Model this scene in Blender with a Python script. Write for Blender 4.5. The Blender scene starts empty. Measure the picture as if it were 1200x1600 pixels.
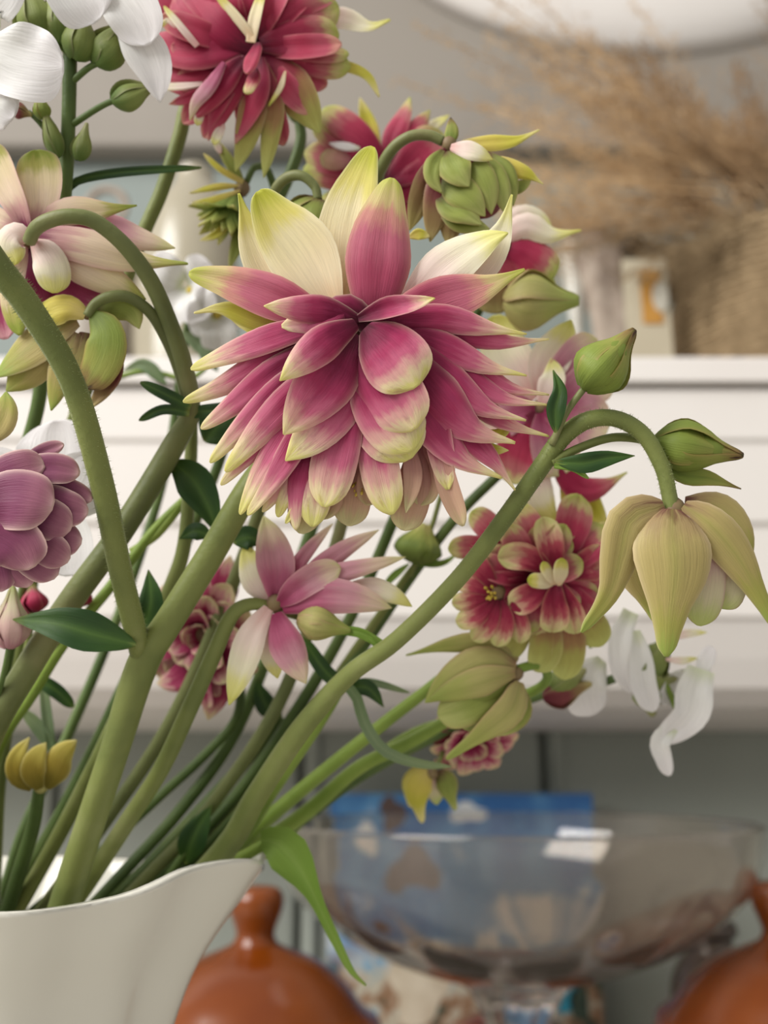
import bpy, bmesh, math, random
from mathutils import Vector, Matrix, Quaternion
random.seed(7)
S = bpy.context.scene
COL = S.collection
# ------------------------------------------------------------------ camera
F = 1537.0                       # focal length in pixels of a 1200x1600 frame
CZ = 0.185                       # camera height above the worktop
TH = math.atan(400 / F)          # camera tilts up: horizon at row 1200
CT, ST = math.cos(TH), math.sin(TH)
cam_d = bpy.data.cameras.new('camera')
cam = bpy.data.objects.new('camera', cam_d); COL.objects.link(cam)
cam.location = (0, 0, CZ); cam.rotation_euler = (math.pi / 2 + TH, 0, 0)
cam_d.sensor_fit = 'VERTICAL'; cam_d.sensor_height = 24.0; cam_d.sensor_width = 18.0
cam_d.lens = F / 1600 * 24.0
cam_d.clip_start = 0.005; cam_d.clip_end = 50
cam_d.dof.use_dof = True; cam_d.dof.focus_distance = 0.1475; cam_d.dof.aperture_fstop = 10.5
S.camera = cam
# ------------------------------------------------------------------ light
w = bpy.data.worlds.new('world'); S.world = w; w.use_nodes = True
w.node_tree.nodes['Background'].inputs[0].default_value = (1.0, 0.97, 0.92, 1)
w.node_tree.nodes['Background'].inputs[1].default_value = 0.44
def area(name, loc, target, size, power, col):
    l = bpy.data.lights.new(name, 'AREA'); l.shape = 'RECTANGLE'; l.size, l.size_y = size; l.energy = power; l.color = col
    o = bpy.data.objects.new(name, l); COL.objects.link(o); o.location = loc
    o.rotation_euler = (Vector(target) - Vector(loc)).to_track_quat('-Z', 'Y').to_euler()
    return o
area('window_daylight', (-1.5, -0.9, 1.5), (0, 0.3, 0.2), (1.3, 1.5), 60, (1.0, 0.98, 0.95))
S.view_settings.view_transform = 'Standard'; S.view_settings.look = 'None'
S.view_settings.exposure = 0.40; S.view_settings.gamma = 1.0; S.view_settings.use_curve_mapping = False

# ------------------------------------------------------------------ pixel helpers
CAM = Vector((0, 0, CZ)); RT = Vector((1, 0, 0)); FW = Vector((0, CT, ST)); UP = Vector((0, -ST, CT))
def P(x, y, d):
    return CAM + d * (FW + (x - 600) / F * RT - (y - 800) / F * UP)
def Q(p, d0):
    return P(p[0], p[1], d0 - (p[2] if len(p) > 2 else 0) * d0 / F)
def V(v):                        # direction: x right, y down, z toward the camera
    return (RT * v[0] - UP * v[1] - FW * v[2]).normalized()
def PY(x, y, Y):                 # point on the upright plane at world depth Y
    a = (x - 600) / F; b = (y - 800) / F
    k = Y / (CT + b * ST)
    return Vector((a * k, Y, CZ + k * (ST - b * CT)))
def zY(y, Y): return PY(600, y, Y).z

# ------------------------------------------------------------------ materials
def hx(h, a=1.0):
    h = h.lstrip('#'); c = [int(h[i:i + 2], 16) / 255 for i in (0, 2, 4)]
    return tuple(x / 12.92 if x <= .04045 else ((x + .055) / 1.055) ** 2.4 for x in c) + (a,)
class NT:
    def __init__(s, name):
        s.m = bpy.data.materials.new(name); s.m.use_nodes = True; s.t = s.m.node_tree
        s.b = s.t.nodes['Principled BSDF']; s.o = s.t.nodes['Material Output']
    def n(s, t, **kw):
        x = s.t.nodes.new(t)
        for k, v in kw.items(): setattr(x, k, v)
        return x
    def l(s, a, b): s.t.links.new(a, b)
    def math(s, op, a, b=None):
        x = s.n('ShaderNodeMath', operation=op)
        for i, q in enumerate((a, b)):
            if q is None: continue
            if isinstance(q, (int, float)): x.inputs[i].default_value = q
            else: s.l(q, x.inputs[i])
        return x.outputs[0]
    def ramp(s, f, stops, interp='EASE'):
        r = s.n('ShaderNodeValToRGB'); e = r.color_ramp.elements; r.color_ramp.interpolation = interp
        while len(e) < len(stops): e.new(0.5)
        for i, (p, c) in enumerate(stops): e[i].position = p; e[i].color = hx(c) if isinstance(c, str) else c
        s.l(f, r.inputs[0]); return r.outputs[0]
    def mix(s, f, a, b):
        x = s.n('ShaderNodeMix', data_type='RGBA')
        if isinstance(f, (int, float)): x.inputs[0].default_value = f
        else: s.l(f, x.inputs[0])
        for i, q in ((6, a), (7, b)):
            if isinstance(q, str): x.inputs[i].default_value = hx(q)
            elif isinstance(q, tuple): x.inputs[i].default_value = q
            else: s.l(q, x.inputs[i])
        return x.outputs[2]
    def noise(s, vec, scale, detail=2, rough=.5):
        x = s.n('ShaderNodeTexNoise'); x.inputs['Scale'].default_value = scale; x.inputs['Detail'].default_value = detail
        x.inputs['Roughness'].default_value = rough
        if vec is not None: s.l(vec, x.inputs['Vector'])
        return x.outputs['Fac']
    def bump(s, h, st, dist=.001):
        x = s.n('ShaderNodeBump'); x.inputs['Strength'].default_value = st; x.inputs['Distance'].default_value = dist
        s.l(h, x.inputs['Height']); s.l(x.outputs[0], s.b.inputs['Normal'])

def petal_mat(name, stops, edge=None, edge_amt=.5, streak=.11, rnd=.14, trans=.32, rough=.5, vein=None, vein_amt=.25, blotch=None, tip_edge=0.0):
    t = NT(name)
    uv = t.n('ShaderNodeUVMap'); sp = t.n('ShaderNodeSeparateXYZ'); t.l(uv.outputs[0], sp.inputs[0])
    oi = t.n('ShaderNodeObjectInfo'); r = oi.outputs['Random']
    cb = t.n('ShaderNodeCombineXYZ')
    t.l(t.math('MULTIPLY', sp.outputs[0], 2.2), cb.inputs[0]); t.l(t.math('MULTIPLY', sp.outputs[1], 7), cb.inputs[1]); t.l(t.math('MULTIPLY', r, 40), cb.inputs[2])
    n1 = t.noise(cb.outputs[0], 1.0, 3, .6)
    cb2 = t.n('ShaderNodeCombineXYZ')
    t.l(t.math('MULTIPLY', sp.outputs[0], 5), cb2.inputs[0]); t.l(t.math('MULTIPLY', sp.outputs[1], 4), cb2.inputs[1]); t.l(t.math('MULTIPLY', r, 71), cb2.inputs[2])
    n2 = t.noise(cb2.outputs[0], 1.0, 4, .65)
    ev = t.math('ABSOLUTE', t.math('SUBTRACT', sp.outputs[1], .5))          # 0 at the midrib, .5 at the margin
    u = t.math('ADD', sp.outputs[0], t.math('MULTIPLY', t.math('SUBTRACT', n1, .5), streak * 2))
    u = t.math('ADD', u, t.math('MULTIPLY', t.math('SUBTRACT', n2, .5), streak * 1.2))
    u = t.math('ADD', u, t.math('MULTIPLY', t.math('SUBTRACT', r, .5), rnd))
    u = t.math('ADD', u, t.math('MULTIPLY', ev, .10))
    c = t.ramp(u, stops)
    if vein:
        vf = t.math('MULTIPLY', t.math('POWER', t.math('SUBTRACT', 1.0, t.math('MULTIPLY', ev, 2)), 5), vein_amt)
        c = t.mix(vf, c, vein)
    if blotch:
        bf = t.n('ShaderNodeMapRange'); bf.inputs[1].default_value = .56; bf.inputs[2].default_value = .72; bf.inputs[4].default_value = .45
        t.l(n2, bf.inputs[0]); c = t.mix(bf.outputs[0], c, blotch)
    if edge:
        ef = t.math('MULTIPLY', t.math('MAXIMUM', t.math('POWER', t.math('MULTIPLY', ev, 2), 9), t.math('MULTIPLY', t.math('POWER', sp.outputs[0], 26), tip_edge)), edge_amt)
        c = t.mix(ef, c, edge)
    t.l(c, t.b.inputs['Base Color']); t.b.inputs['Roughness'].default_value = rough
    t.b.inputs['Specular IOR Level'].default_value = .3
    cb3 = t.n('ShaderNodeCombineXYZ')
    t.l(t.math('MULTIPLY', sp.outputs[0], 3), cb3.inputs[0]); t.l(t.math('MULTIPLY', sp.outputs[1], 38), cb3.inputs[1]); t.l(t.math('MULTIPLY', r, 23), cb3.inputs[2])
    n3 = t.noise(cb3.outputs[0], 1.0, 3, .6)
    hs = t.n('ShaderNodeHueSaturation'); t.l(c, hs.inputs['Color']); t.l(t.math('ADD', .80, t.math('MULTIPLY', n3, .36)), hs.inputs['Value']); c = hs.outputs[0]
    t.l(c, t.b.inputs['Base Color'])
    t.bump(n3, .35, .0003)
    tr = t.n('ShaderNodeBsdfTranslucent'); t.l(c, tr.inputs[0])
    mx = t.n('ShaderNodeMixShader'); mx.inputs[0].default_value = trans
    t.l(t.b.outputs[0], mx.inputs[1]); t.l(tr.outputs[0], mx.inputs[2]); t.l(mx.outputs[0], t.o.inputs[0])
    return t.m
M = {}
M['pk'] = petal_mat('petal_pink', [(0, '#560c28'), (.26, '#881a46'), (.47, '#b43a66'), (.66, '#d06a8a'), (.80, '#e8b4ac'), (.90, '#f4e4b8'), (1, '#ebe690')], edge='#f4d9c4', edge_amt=.5, blotch='#a13a68')  # magenta base stops darkened further to paint in the shade between petals
M['pk2'] = petal_mat('petal_rose', [(0, '#84203f'), (.3, '#b24a67'), (.58, '#c86f84'), (.72, '#d99a90'), (.83, '#e0cf94'), (1, '#cccf66')], edge='#f0cfae', edge_amt=.35, streak=.1)
M['cr'] = petal_mat('petal_cream', [(0, '#ecd0a8'), (.3, '#f4e6c4'), (.6, '#f3e9c0'), (.78, '#e6dd80'), (1, '#c9cb4a')], edge='#faf3d8', edge_amt=.5, streak=.08, rnd=.1)
M['crw'] = petal_mat('petal_blush_white', [(0, '#eec3bd'), (.35, '#f6e4da'), (.65, '#f6f0d6'), (.85, '#eeea9c'), (1, '#e2df7c')], edge='#fbf5e4', streak=.08, rnd=.1)
M['yg'] = petal_mat('petal_yellow_green', [(0, '#d8c478'), (.4, '#dccd62'), (.7, '#d2cc50'), (1, '#efe6a0')], edge='#f0e9a8', streak=.1)
M['crim'] = petal_mat('petal_crimson', [(0, '#6a0f30'), (.3, '#a12248'), (.6, '#bd3f5e'), (.78, '#c67478'), (.9, '#d3c58a'), (1, '#c6cc70')], edge='#e8b0a8', edge_amt=.3, blotch='#a3254c')
M['crim2'] = petal_mat('petal_ruby', [(0, '#640c2c'), (.3, '#a01e46'), (.65, '#c03c5c'), (.9, '#cc6076'), (1, '#dfa092')], edge='#e8b0a8', edge_amt=.35, blotch='#a3254c')
M['crimo'] = petal_mat('petal_crimson_olive', [(0, '#8a1c3e'), (.3, '#a03c4c'), (.55, '#b0895c'), (.75, '#bdb866'), (1, '#cdd07c')], edge='#dcd79c', edge_amt=.4)
M['ecp'] = petal_mat('petal_cream_mauve', [(0, '#8f3a5c'), (.18, '#d3a3a0'), (.4, '#ecd7bd'), (.7, '#ecdcb4'), (.85, '#c3c06c'), (1, '#a3b04c')], edge='#d9a0b4', edge_amt=.45, streak=.12)
M['deep'] = petal_mat('petal_deep_magenta', [(0, '#5c1030'), (.5, '#861d48'), (.85, '#b04a70'), (1, '#d9a0a8')], streak=.15)
M['purp'] = petal_mat('petal_mauve', [(0, '#4c1030'), (.25, '#6c2448'), (.6, '#8c4868'), (.85, '#a4677c'), (1, '#b57e8a')], edge='#f0d0c8', edge_amt=.95, tip_edge=1.0, streak=.08, trans=.25)
M['jade'] = petal_mat('sepal_jade', [(0, '#7c5046'), (.1, '#ae956a'), (.3, '#bfae72'), (.6, '#c4b474'), (.8, '#b9b562'), (1, '#a9bb5c')], edge='#e3d0ac', edge_amt=.6, vein='#9aa24c', vein_amt=.4, streak=.16)
M['jadel'] = petal_mat('sepal_pale_jade', [(0, '#a98a66'), (.15, '#bdb274'), (.45, '#c8c17c'), (.75, '#bcc06c'), (1, '#aebc62')], edge='#d3a890', edge_amt=.5, vein='#a3ae58', vein_amt=.35, streak=.14)
M['jadep'] = petal_mat('petal_jade_pink', [(0, '#c58f96'), (.3, '#d9b6ae'), (.65, '#e0d6b4'), (1, '#c6cf80')], edge='#b06a80', edge_amt=.5, streak=.12)
M['grn'] = petal_mat('petal_green', [(0, '#6a4a38'), (.25, '#8b9448'), (.6, '#a3ad58'), (1, '#c9cd80')], edge='#cfae84', edge_amt=.5, streak=.14, vein='#8fa14c', vein_amt=.3)
M['grnd'] = petal_mat('petal_dark_green', [(0, '#6d7a3c'), (.5, '#869a4c'), (.85, '#b8bf66'), (1, '#d6d184')], streak=.15)
M['mar'] = petal_mat('petal_maroon', [(0, '#6d2434'), (.4, '#8a4448'), (.7, '#a08458'), (1, '#c5b97c')], edge='#d2bd90', edge_amt=.5)
M['rc'] = petal_mat('petal_red_cream_tip', [(0, '#6a0c2c'), (.4, '#a02446'), (.6, '#bd5060'), (.75, '#dba890'), (.86, '#ead9a4'), (1, '#dcdb94')], edge='#e6cf9c', edge_amt=.35, streak=.22, vein='#b24058', vein_amt=.35)
M['rc2'] = petal_mat('petal_magenta_flecked', [(0, '#7d1440'), (.4, '#a52c5a'), (.7, '#b8446c'), (.86, '#d9a0a0'), (1, '#e6d4ac')], streak=.25)
M['ppk'] = petal_mat('petal_pale_pink', [(0, '#a03860'), (.3, '#c46a8a'), (.6, '#dba3b0'), (.85, '#ecd6c0'), (1, '#e4dfa8')], edge='#eecfc6', edge_amt=.4)
M['white'] = petal_mat('petal_white', [(0, '#dfe4c8'), (.25, '#f2f1ee'), (1, '#f7f4f5')], streak=.05, rnd=.05, trans=.3)
M['tan'] = petal_mat('petal_faded', [(0, '#b8707a'), (.4, '#cf9a90'), (.8, '#dcb89c'), (1, '#d9cf9c')], edge='#b98878', edge_amt=.5)
M['budg'] = petal_mat('bud_green', [(0, '#6f8038'), (.35, '#8fa048'), (.7, '#a8ac58'), (.92, '#947c4a'), (1, '#4c3028')], edge='#b99a64', edge_amt=.6, vein='#7f9142', vein_amt=.4)
M['calyx'] = petal_mat('calyx_green', [(0, '#5f7838'), (.5, '#87924e'), (1, '#a9a874')], edge='#b0a888', edge_amt=.4, trans=.2)
M['leafd'] = petal_mat('leaf_dark', [(0, '#7c8238'), (.1, '#3a5724'), (.5, '#294620'), (.9, '#3c5c24'), (1, '#5c6a2a')], vein='#5c7a38', vein_amt=.6, streak=.12, rnd=.05, trans=.15, rough=.35)
M['leafb'] = petal_mat('leaf_bright', [(0, '#7f9c40'), (.4, '#7ea03e'), (.8, '#8fae4e'), (1, '#a3b75e')], vein='#9cb860', vein_amt=.5, streak=.12, trans=.3)
M['leafg'] = petal_mat('leaf_grey_green', [(0, '#6d8456'), (.5, '#829670'), (1, '#8c9c6c')], vein='#9aa880', vein_amt=.4, trans=.2)
M['yel'] = petal_mat('petal_old_yellow', [(0, '#8a7c30'), (.4, '#b09a3c'), (.8, '#cdbd58'), (1, '#ded48c')], edge='#e6dc98', edge_amt=.7)

def stem_mat(name, c1, c2, c3):
    t = NT(name)
    tc = t.n('ShaderNodeTexCoord'); n = t.noise(tc.outputs['Object'], 60, 3); n2 = t.noise(tc.outputs['Object'], 900, 2)
    c = t.ramp(n, [(.3, c1), (.55, c2), (.75, c3)])
    t.l(c, t.b.inputs['Base Color']); t.b.inputs['Roughness'].default_value = .5
    t.b.inputs['Sheen Weight'].default_value = .15; t.b.inputs['Sheen Roughness'].default_value = .4
    t.b.inputs['Sheen Tint'].default_value = hx('#dbe4b8'); t.b.inputs['Specular IOR Level'].default_value = .3
    t.b.inputs['Subsurface Weight'].default_value = .08; t.b.inputs['Subsurface Radius'].default_value = (.002, .003, .001)
    t.bump(n2, .25, .0004)
    return t.m
M['stem'] = stem_mat('stem_green', '#626c38', '#777f45', '#898d5a')
M['stemd'] = stem_mat('stem_dark_green', '#42552a', '#546834', '#66763e')
M['stemb'] = stem_mat('stem_bright_green', '#6c8432', '#809640', '#94a452')
M['stemo'] = stem_mat('stem_olive', '#5a6138', '#6c7244', '#807e54')

def plain(name, c1, c2=None, scale=20, rough=.5, bump=0, spec=.4, coat=0, detail=3):
    t = NT(name)
    tc = t.n('ShaderNodeTexCoord'); n = t.noise(tc.outputs['Object'], scale, detail)
    t.l(t.ramp(n, [(.3, c1), (.7, c2 or c1)]), t.b.inputs['Base Color'])
    t.b.inputs['Roughness'].default_value = rough; t.b.inputs['Specular IOR Level'].default_value = spec
    t.b.inputs['Coat Weight'].default_value = coat; t.b.inputs['Coat Roughness'].default_value = .12
    if bump: t.bump(n, bump, .002)
    return t.m
M['hair'] = plain('fine_hair', '#8c9862', '#98a46e', 50, .5)
M['receptacle'] = plain('receptacle', '#75564a', '#7c6a48', 300, .6)
M['stamen'] = plain('stamen', '#b9a03c', '#d8c258', 500, .6)
M['porcelain'] = plain('porcelain_white', '#d8d5c9', '#dddacf', 12, .16, 0, .5, .4)
M['terracotta'] = plain('terracotta_glaze', '#6a2e03', '#793a06', 25, .25, .05, .4, .2)
M['paint_white'] = plain('paint_white', '#d8d2cd', '#dcd7d2', 9, .45, .05)
M['paint_green'] = plain('paint_grey_green', '#8a8f87', '#92978f', 6, .55, .05)
M['paint_blue'] = plain('paint_blue_grey', '#7a837f', '#828a85', 5, .6)
M['paint_warm'] = plain('paint_warm_grey', '#827b72', '#8a837a', 5, .6)
M['wood'] = plain('worktop_paint', '#b3aea4', '#bbb6ac', 8, .5)
M['beige'] = plain('beige_glaze', '#9c9480', '#a59d8a', 14, .25, 0, .5, .3)
M['greywood'] = plain('driftwood', '#8d7d70', '#a89a8c', 60, .8, .4, detail=6)
M['dark'] = plain('dark_brown', '#3a302a', '#4c4038', 40, .4)
M['straw'] = plain('straw', '#7a664a', '#927d5e', 220, .8, .3)
M['drygrass'] = plain('dry_grass', '#a98860', '#c9ab84', 60, .8)
M['drydark'] = plain('dry_grass_dark', '#83684a', '#9c7e5c', 60, .8)
M['card'] = plain('card_cream', '#aca28c', '#b2a892', 30, .7)
M['orange'] = plain('print_orange', '#a8762e', '#b5853c', 60, .6)
M['printwhite'] = plain('print_white', '#b3aea0', '#bab5a8', 60, .6)
M['tin'] = plain('grey_tin', '#8c8378', '#9c9388', 50, .4)
t = NT('clear_glass'); t.b.inputs['Base Color'].default_value = hx('#e9e1d8'); t.b.inputs['Transmission Weight'].default_value = 1
t.b.inputs['Roughness'].default_value = .02; t.b.inputs['IOR'].default_value = 1.45; M['glass'] = t.m
df = t.n('ShaderNodeBsdfDiffuse'); df.inputs[0].default_value = hx('#b8b0a8'); mx = t.n('ShaderNodeMixShader'); mx.inputs[0].default_value = .05   # faint grey haze mixed into the glass
t.l(t.b.outputs[0], mx.inputs[1]); t.l(df.outputs[0], mx.inputs[2]); t.l(mx.outputs[0], t.o.inputs[0])
t = NT('dark_glass'); t.b.inputs['Base Color'].default_value = hx('#6a5c52'); t.b.inputs['Transmission Weight'].default_value = .5
t.b.inputs['Roughness'].default_value = .1; M['darkglass'] = t.m

# ------------------------------------------------------------------ object helpers
ORG = {}
def link(name, me, mat, parent=None, org=Vector((0, 0, 0))):
    o = bpy.data.objects.new(name, me); COL.objects.link(o)
    if mat is not None: me.materials.append(M[mat] if isinstance(mat, str) else mat)
    ORG[o] = Vector(org)
    if parent is not None:
        o.parent = parent; o.location = Vector(org) - ORG[parent]
    else: o.location = org
    return o
def mesh(name, verts, faces, mat, parent=None, org=None, smooth=True, uvs=None):
    org = Vector(org) if org is not None else Vector((0, 0, 0))
    me = bpy.data.meshes.new(name)
    me.from_pydata([tuple(Vector(v) - org) for v in verts], [], faces); me.update()
    if smooth: me.polygons.foreach_set('use_smooth', [True] * len(me.polygons))
    if uvs:
        ul = me.uv_layers.new(name='UVMap')
        li = [0] * len(me.loops); me.loops.foreach_get('vertex_index', li)
        fl = []
        for i in li: fl += uvs[i]
        ul.data.foreach_set('uv', fl)
    return link(name, me, mat, parent, org)
def tag(o, label, cat, group=None, kind=None):
    o['label'] = label; o['category'] = cat
    if group: o['group'] = group
    if kind: o['kind'] = kind
    return o
def thing(name, label, cat, org, group=None):
    o = bpy.data.objects.new(name, None); COL.objects.link(o); o.location = org; o.empty_display_size = .01
    ORG[o] = Vector(org); return tag(o, label, cat, group)
def catmull(pts, n):
    pts = [Vector(p) for p in pts]
    if len(pts) == 2: pts = [pts[0], (pts[0] + pts[1]) / 2, pts[1]]
    e = [pts[0] * 2 - pts[1]] + pts + [pts[-1] * 2 - pts[-2]]
    out = []
    for i in range(len(pts) - 1):
        a, b, c, d = e[i:i + 4]
        for k in range(n):
            t = k / n
            out.append(.5 * ((2 * b) + (c - a) * t + (2 * a - 5 * b + 4 * c - d) * t * t + (3 * b - a - 3 * c + d) * t ** 3))
    out.append(pts[-1]); return out
def curve_at(pts, us):
    den = catmull(pts, 16)
    acc = [0]
    for a, b in zip(den, den[1:]): acc.append(acc[-1] + (b - a).length)
    L = acc[-1]; out = []; j = 0
    for u in us:
        s = u * L
        while j < len(acc) - 2 and acc[j + 1] < s: j += 1
        k = (s - acc[j]) / max(acc[j + 1] - acc[j], 1e-9)
        out.append(den[j].lerp(den[j + 1], min(max(k, 0), 1)))
    return out, L
def lerp_keys(keys, u):
    for (a, x), (b, y) in zip(keys, keys[1:]):
        if u <= b:
            i = keys.index((a, x)); t = (u - a) / (b - a); h = b - a
            m0 = (y - keys[i - 1][1]) / (b - keys[i - 1][0]) if i > 0 else (y - x) / h
            m1 = (keys[i + 2][1] - x) / (keys[i + 2][0] - a) if i + 2 < len(keys) else (y - x) / h
            return max((2 * t ** 3 - 3 * t * t + 1) * x + (t ** 3 - 2 * t * t + t) * h * m0 + (3 * t * t - 2 * t ** 3) * y + (t ** 3 - t * t) * h * m1, .01)
    return keys[-1][1]
SH = {
 'lance': [(0, .35), (.15, .66), (.4, 1), (.65, .86), (.85, .5), (.95, .2), (1, .03)],
 'spoon': [(0, .3), (.2, .6), (.5, .93), (.72, 1), (.88, .84), (.96, .5), (1, .12)],
 'blunt': [(0, .4), (.2, .76), (.42, 1), (.65, .86), (.82, .6), (.92, .42), (.975, .26), (1, .08)],
 'spike': [(0, .55), (.2, .9), (.4, 1), (.6, .78), (.75, .44), (.88, .2), (1, .06)],
 'sepal': [(0, .3), (.08, .7), (.28, 1), (.48, .88), (.68, .54), (.84, .34), (.94, .24), (1, .06)],
 'round': [(0, .3), (.2, .75), (.5, 1), (.8, .92), (.93, .62), (1, .15)],
 'leaf': [(0, .12), (.1, .5), (.35, 1), (.6, .82), (.8, .45), (.93, .18), (1, .03)],
 'strap': [(0, .8), (.3, 1), (.7, .9), (.9, .6), (1, .15)],
 'droop': [(0, .4), (.1, .9), (.2, 1), (.32, .66), (.45, .36), (.6, .27), (.85, .18), (1, .05)],
}
US = [0, .05, .11, .18, .26, .34, .42, .5, .58, .66, .73, .79, .845, .89, .925, .952, .972, .987, 1]
NV = 9
CUPK, TWK = .6, 1.0
def petal(parent, pts, width, mat, shape='lance', hint=None, cup=.3, roll=0, name='petal', thick=.00022, wave=0.0, us=US):
    path, L = curve_at(pts, us)
    hint = hint or -FW
    nu = len(us); keys = SH[shape]
    top, bot, uvs = [], [], []
    ph = random.uniform(0, 6.28); tw = random.uniform(-.35, .35) * TWK; kl = random.uniform(-.10, .22)
    for i, u in enumerate(us):
        T = (path[min(i + 1, nu - 1)] - path[max(i - 1, 0)]).normalized()
        s = T.cross(hint)
        if s.length < 1e-6: s = T.cross(Vector((1, 0, .3)))
        s.normalize()
        s = Quaternion(T, math.radians(roll) + tw * (u - .3)) @ s
        n = s.cross(T).normalized()
        wd = width / 2 * lerp_keys(keys, u)
        for j in range(NV):
            v = -1 + 2 * j / (NV - 1)
            vv = math.copysign(abs(v) ** .9, v)
            h = cup * CUPK * (vv * vv - .35) * wd - .05 * wd * max(0, 1 - abs(v) * 3)
            h += wd * kl * abs(v) + wd * .035 * math.sin(ph + v * 7.5) * min(1, u * 3)
            h += (wave or .05) * wd * abs(v) * math.sin(ph + u * 9 + v * 2)
            p = path[i] + s * (wd * vv) + n * h
            e = thick * (.15 if (i in (nu - 1,) or j in (0, NV - 1)) else 1)
            top.append(p + n * e); bot.append(p - n * e); uvs.append((u, j / (NV - 1)))
    faces = []; N = len(top)
    for i in range(nu - 1):
        for j in range(NV - 1):
            a = i * NV + j; b = a + 1; c = b + NV; d = a + NV
            faces.append((a, b, c, d)); faces.append((N + a, N + d, N + c, N + b))
    return mesh(name, top + bot, faces, mat, parent, path[0], True, uvs + uvs)
def tube(parent, pts, radii, mat, name='stem', sides=10, n=6, cap=True):
    path = catmull(pts, n)
    if len(pts) == 2: radii = [radii[0], (radii[0] + radii[1]) / 2, radii[1]]
    m = len(path); verts, faces = [], []
    T0 = (path[1] - path[0]).normalized(); s = T0.orthogonal().normalized()
    for i in range(m):
        T = (path[min(i + 1, m - 1)] - path[max(i - 1, 0)]).normalized()
        s = (s - T * s.dot(T)).normalized(); b = T.cross(s)
        k = i / n; k0 = min(int(k), len(radii) - 2); f = k - k0
        r = radii[k0] * (1 - f) + radii[k0 + 1] * f
        for j in range(sides):
            a = 2 * math.pi * j / sides
            verts.append(path[i] + (s * math.cos(a) + b * math.sin(a)) * r)
    for i in range(m - 1):
        for j in range(sides):
            a = i * sides + j; b2 = i * sides + (j + 1) % sides
            faces.append((a, b2, b2 + sides, a + sides))
    if cap:
        faces.append(tuple(range(sides))[::-1]); faces.append(tuple(range((m - 1) * sides, m * sides)))
    return mesh(name, verts, faces, mat, parent, path[-1])
def ellipsoid_vf(c, ax, L, R, n=10, m=8, prof=None):
    ax = ax.normalized(); s = ax.orthogonal().normalized(); b = ax.cross(s)
    vs, fs = [], []
    for i in range(m + 1):
        t = i / m; h = -math.cos(math.pi * t)
        r = R * math.sin(math.pi * t) + 1e-6
        for j in range(n):
            a = 2 * math.pi * j / n
            vs.append(c + ax * (h * L) + (s * math.cos(a) + b * math.sin(a)) * r)
    for i in range(m):
        for j in range(n):
            a = i * n + j; q = i * n + (j + 1) % n
            fs.append((a, q, q + n, a + n))
    return vs, fs
def join_vf(lst):
    V_, F_ = [], []
    for v, f in lst:
        k = len(V_); V_ += v; F_ += [tuple(i + k for i in q) for q in f]
    return V_, F_
def blossom(parent, c, d0, r=10, axis=(0, 1, 0), name='blossom', mat='receptacle', stamens=0, slen=40):
    """the receptacle of a flower head; its petals become its children"""
    cw = Q(c, d0); ax = V(axis); k = d0 / F
    parts = [ellipsoid_vf(cw, ax, r * k, r * k * .9)]
    o = mesh(name, *join_vf(parts), mat, parent, cw)
    if stamens:
        pr = []
        for i in range(stamens):
            dr = (ax + Vector((random.uniform(-1, 1), random.uniform(-1, 1), random.uniform(-1, 1))) * .45).normalized()
            ln = slen * k * random.uniform(.7, 1.1)
            tip = cw + dr * ln
            sd = dr.orthogonal().normalized() * (1.2 * k); s2 = dr.cross(sd)
            vs = [cw + sd, cw - sd * .5 + s2, cw - sd * .5 - s2, tip + sd, tip - sd * .5 + s2, tip - sd * .5 - s2]
            pr.append((vs, [(0, 1, 4, 3), (1, 2, 5, 4), (2, 0, 3, 5)]))
            pr.append(ellipsoid_vf(tip, dr, 4.5 * k, 2.6 * k, 6, 4))
        mesh('stamens', *join_vf(pr), 'stamen', o, cw)
    return o
def traced(bl, d0, specs, tilt=.25, name='petal'):
    k = d0 / F
    for sp in specs:
        mat, wd, shape, pts = sp[:4]; kw = dict(sp[4]) if len(sp) > 4 else {}
        zo = kw.pop('z', 0)
        h = V((random.uniform(-tilt, tilt), random.uniform(-tilt, tilt), 1))
        petal(bl, [Q((p[0], p[1], (p[2] if len(p) > 2 else 0) + zo), d0) for p in pts], wd * k, mat, shape, h, kw.pop('cup', random.uniform(-.35, .3)), name=kw.pop('name', name), **kw)
def rosette(bl, c, d0, axis, rows, jit=.12, spin=0.0, cup=.3):
    k = d0 / F; A = Vector(axis).normalized()
    s = A.orthogonal().normalized(); b = A.cross(s)
    for (n, ln, ang, wd, mat, shape, off) in rows:
        for i in range(n):
            a = 2 * math.pi * (i + random.uniform(-.25, .25)) / n + spin + off
            rad = s * math.cos(a) + b * math.sin(a)
            an = math.radians(ang) * random.uniform(1 - jit, 1 + jit); l = ln * random.uniform(1 - jit, 1 + jit)
            d1 = A * math.cos(an * .7) + rad * math.sin(an * .7); d2 = A * math.cos(an * 1.2) + rad * math.sin(an * 1.2)
            p0 = Vector(c) + rad * 5; p1 = p0 + d1 * l * .5; p2 = p1 + d2 * l * .5
            hh = A * math.sin(an) - rad * math.cos(an)
            petal(bl, [Q(p0, d0), Q(p1, d0), Q(p2, d0)], wd * k, mat, shape, V(hh), cup)
BP = [(0, .22), (.1, .6), (.3, 1), (.5, .85), (.75, .36), (1, .04)]
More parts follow.
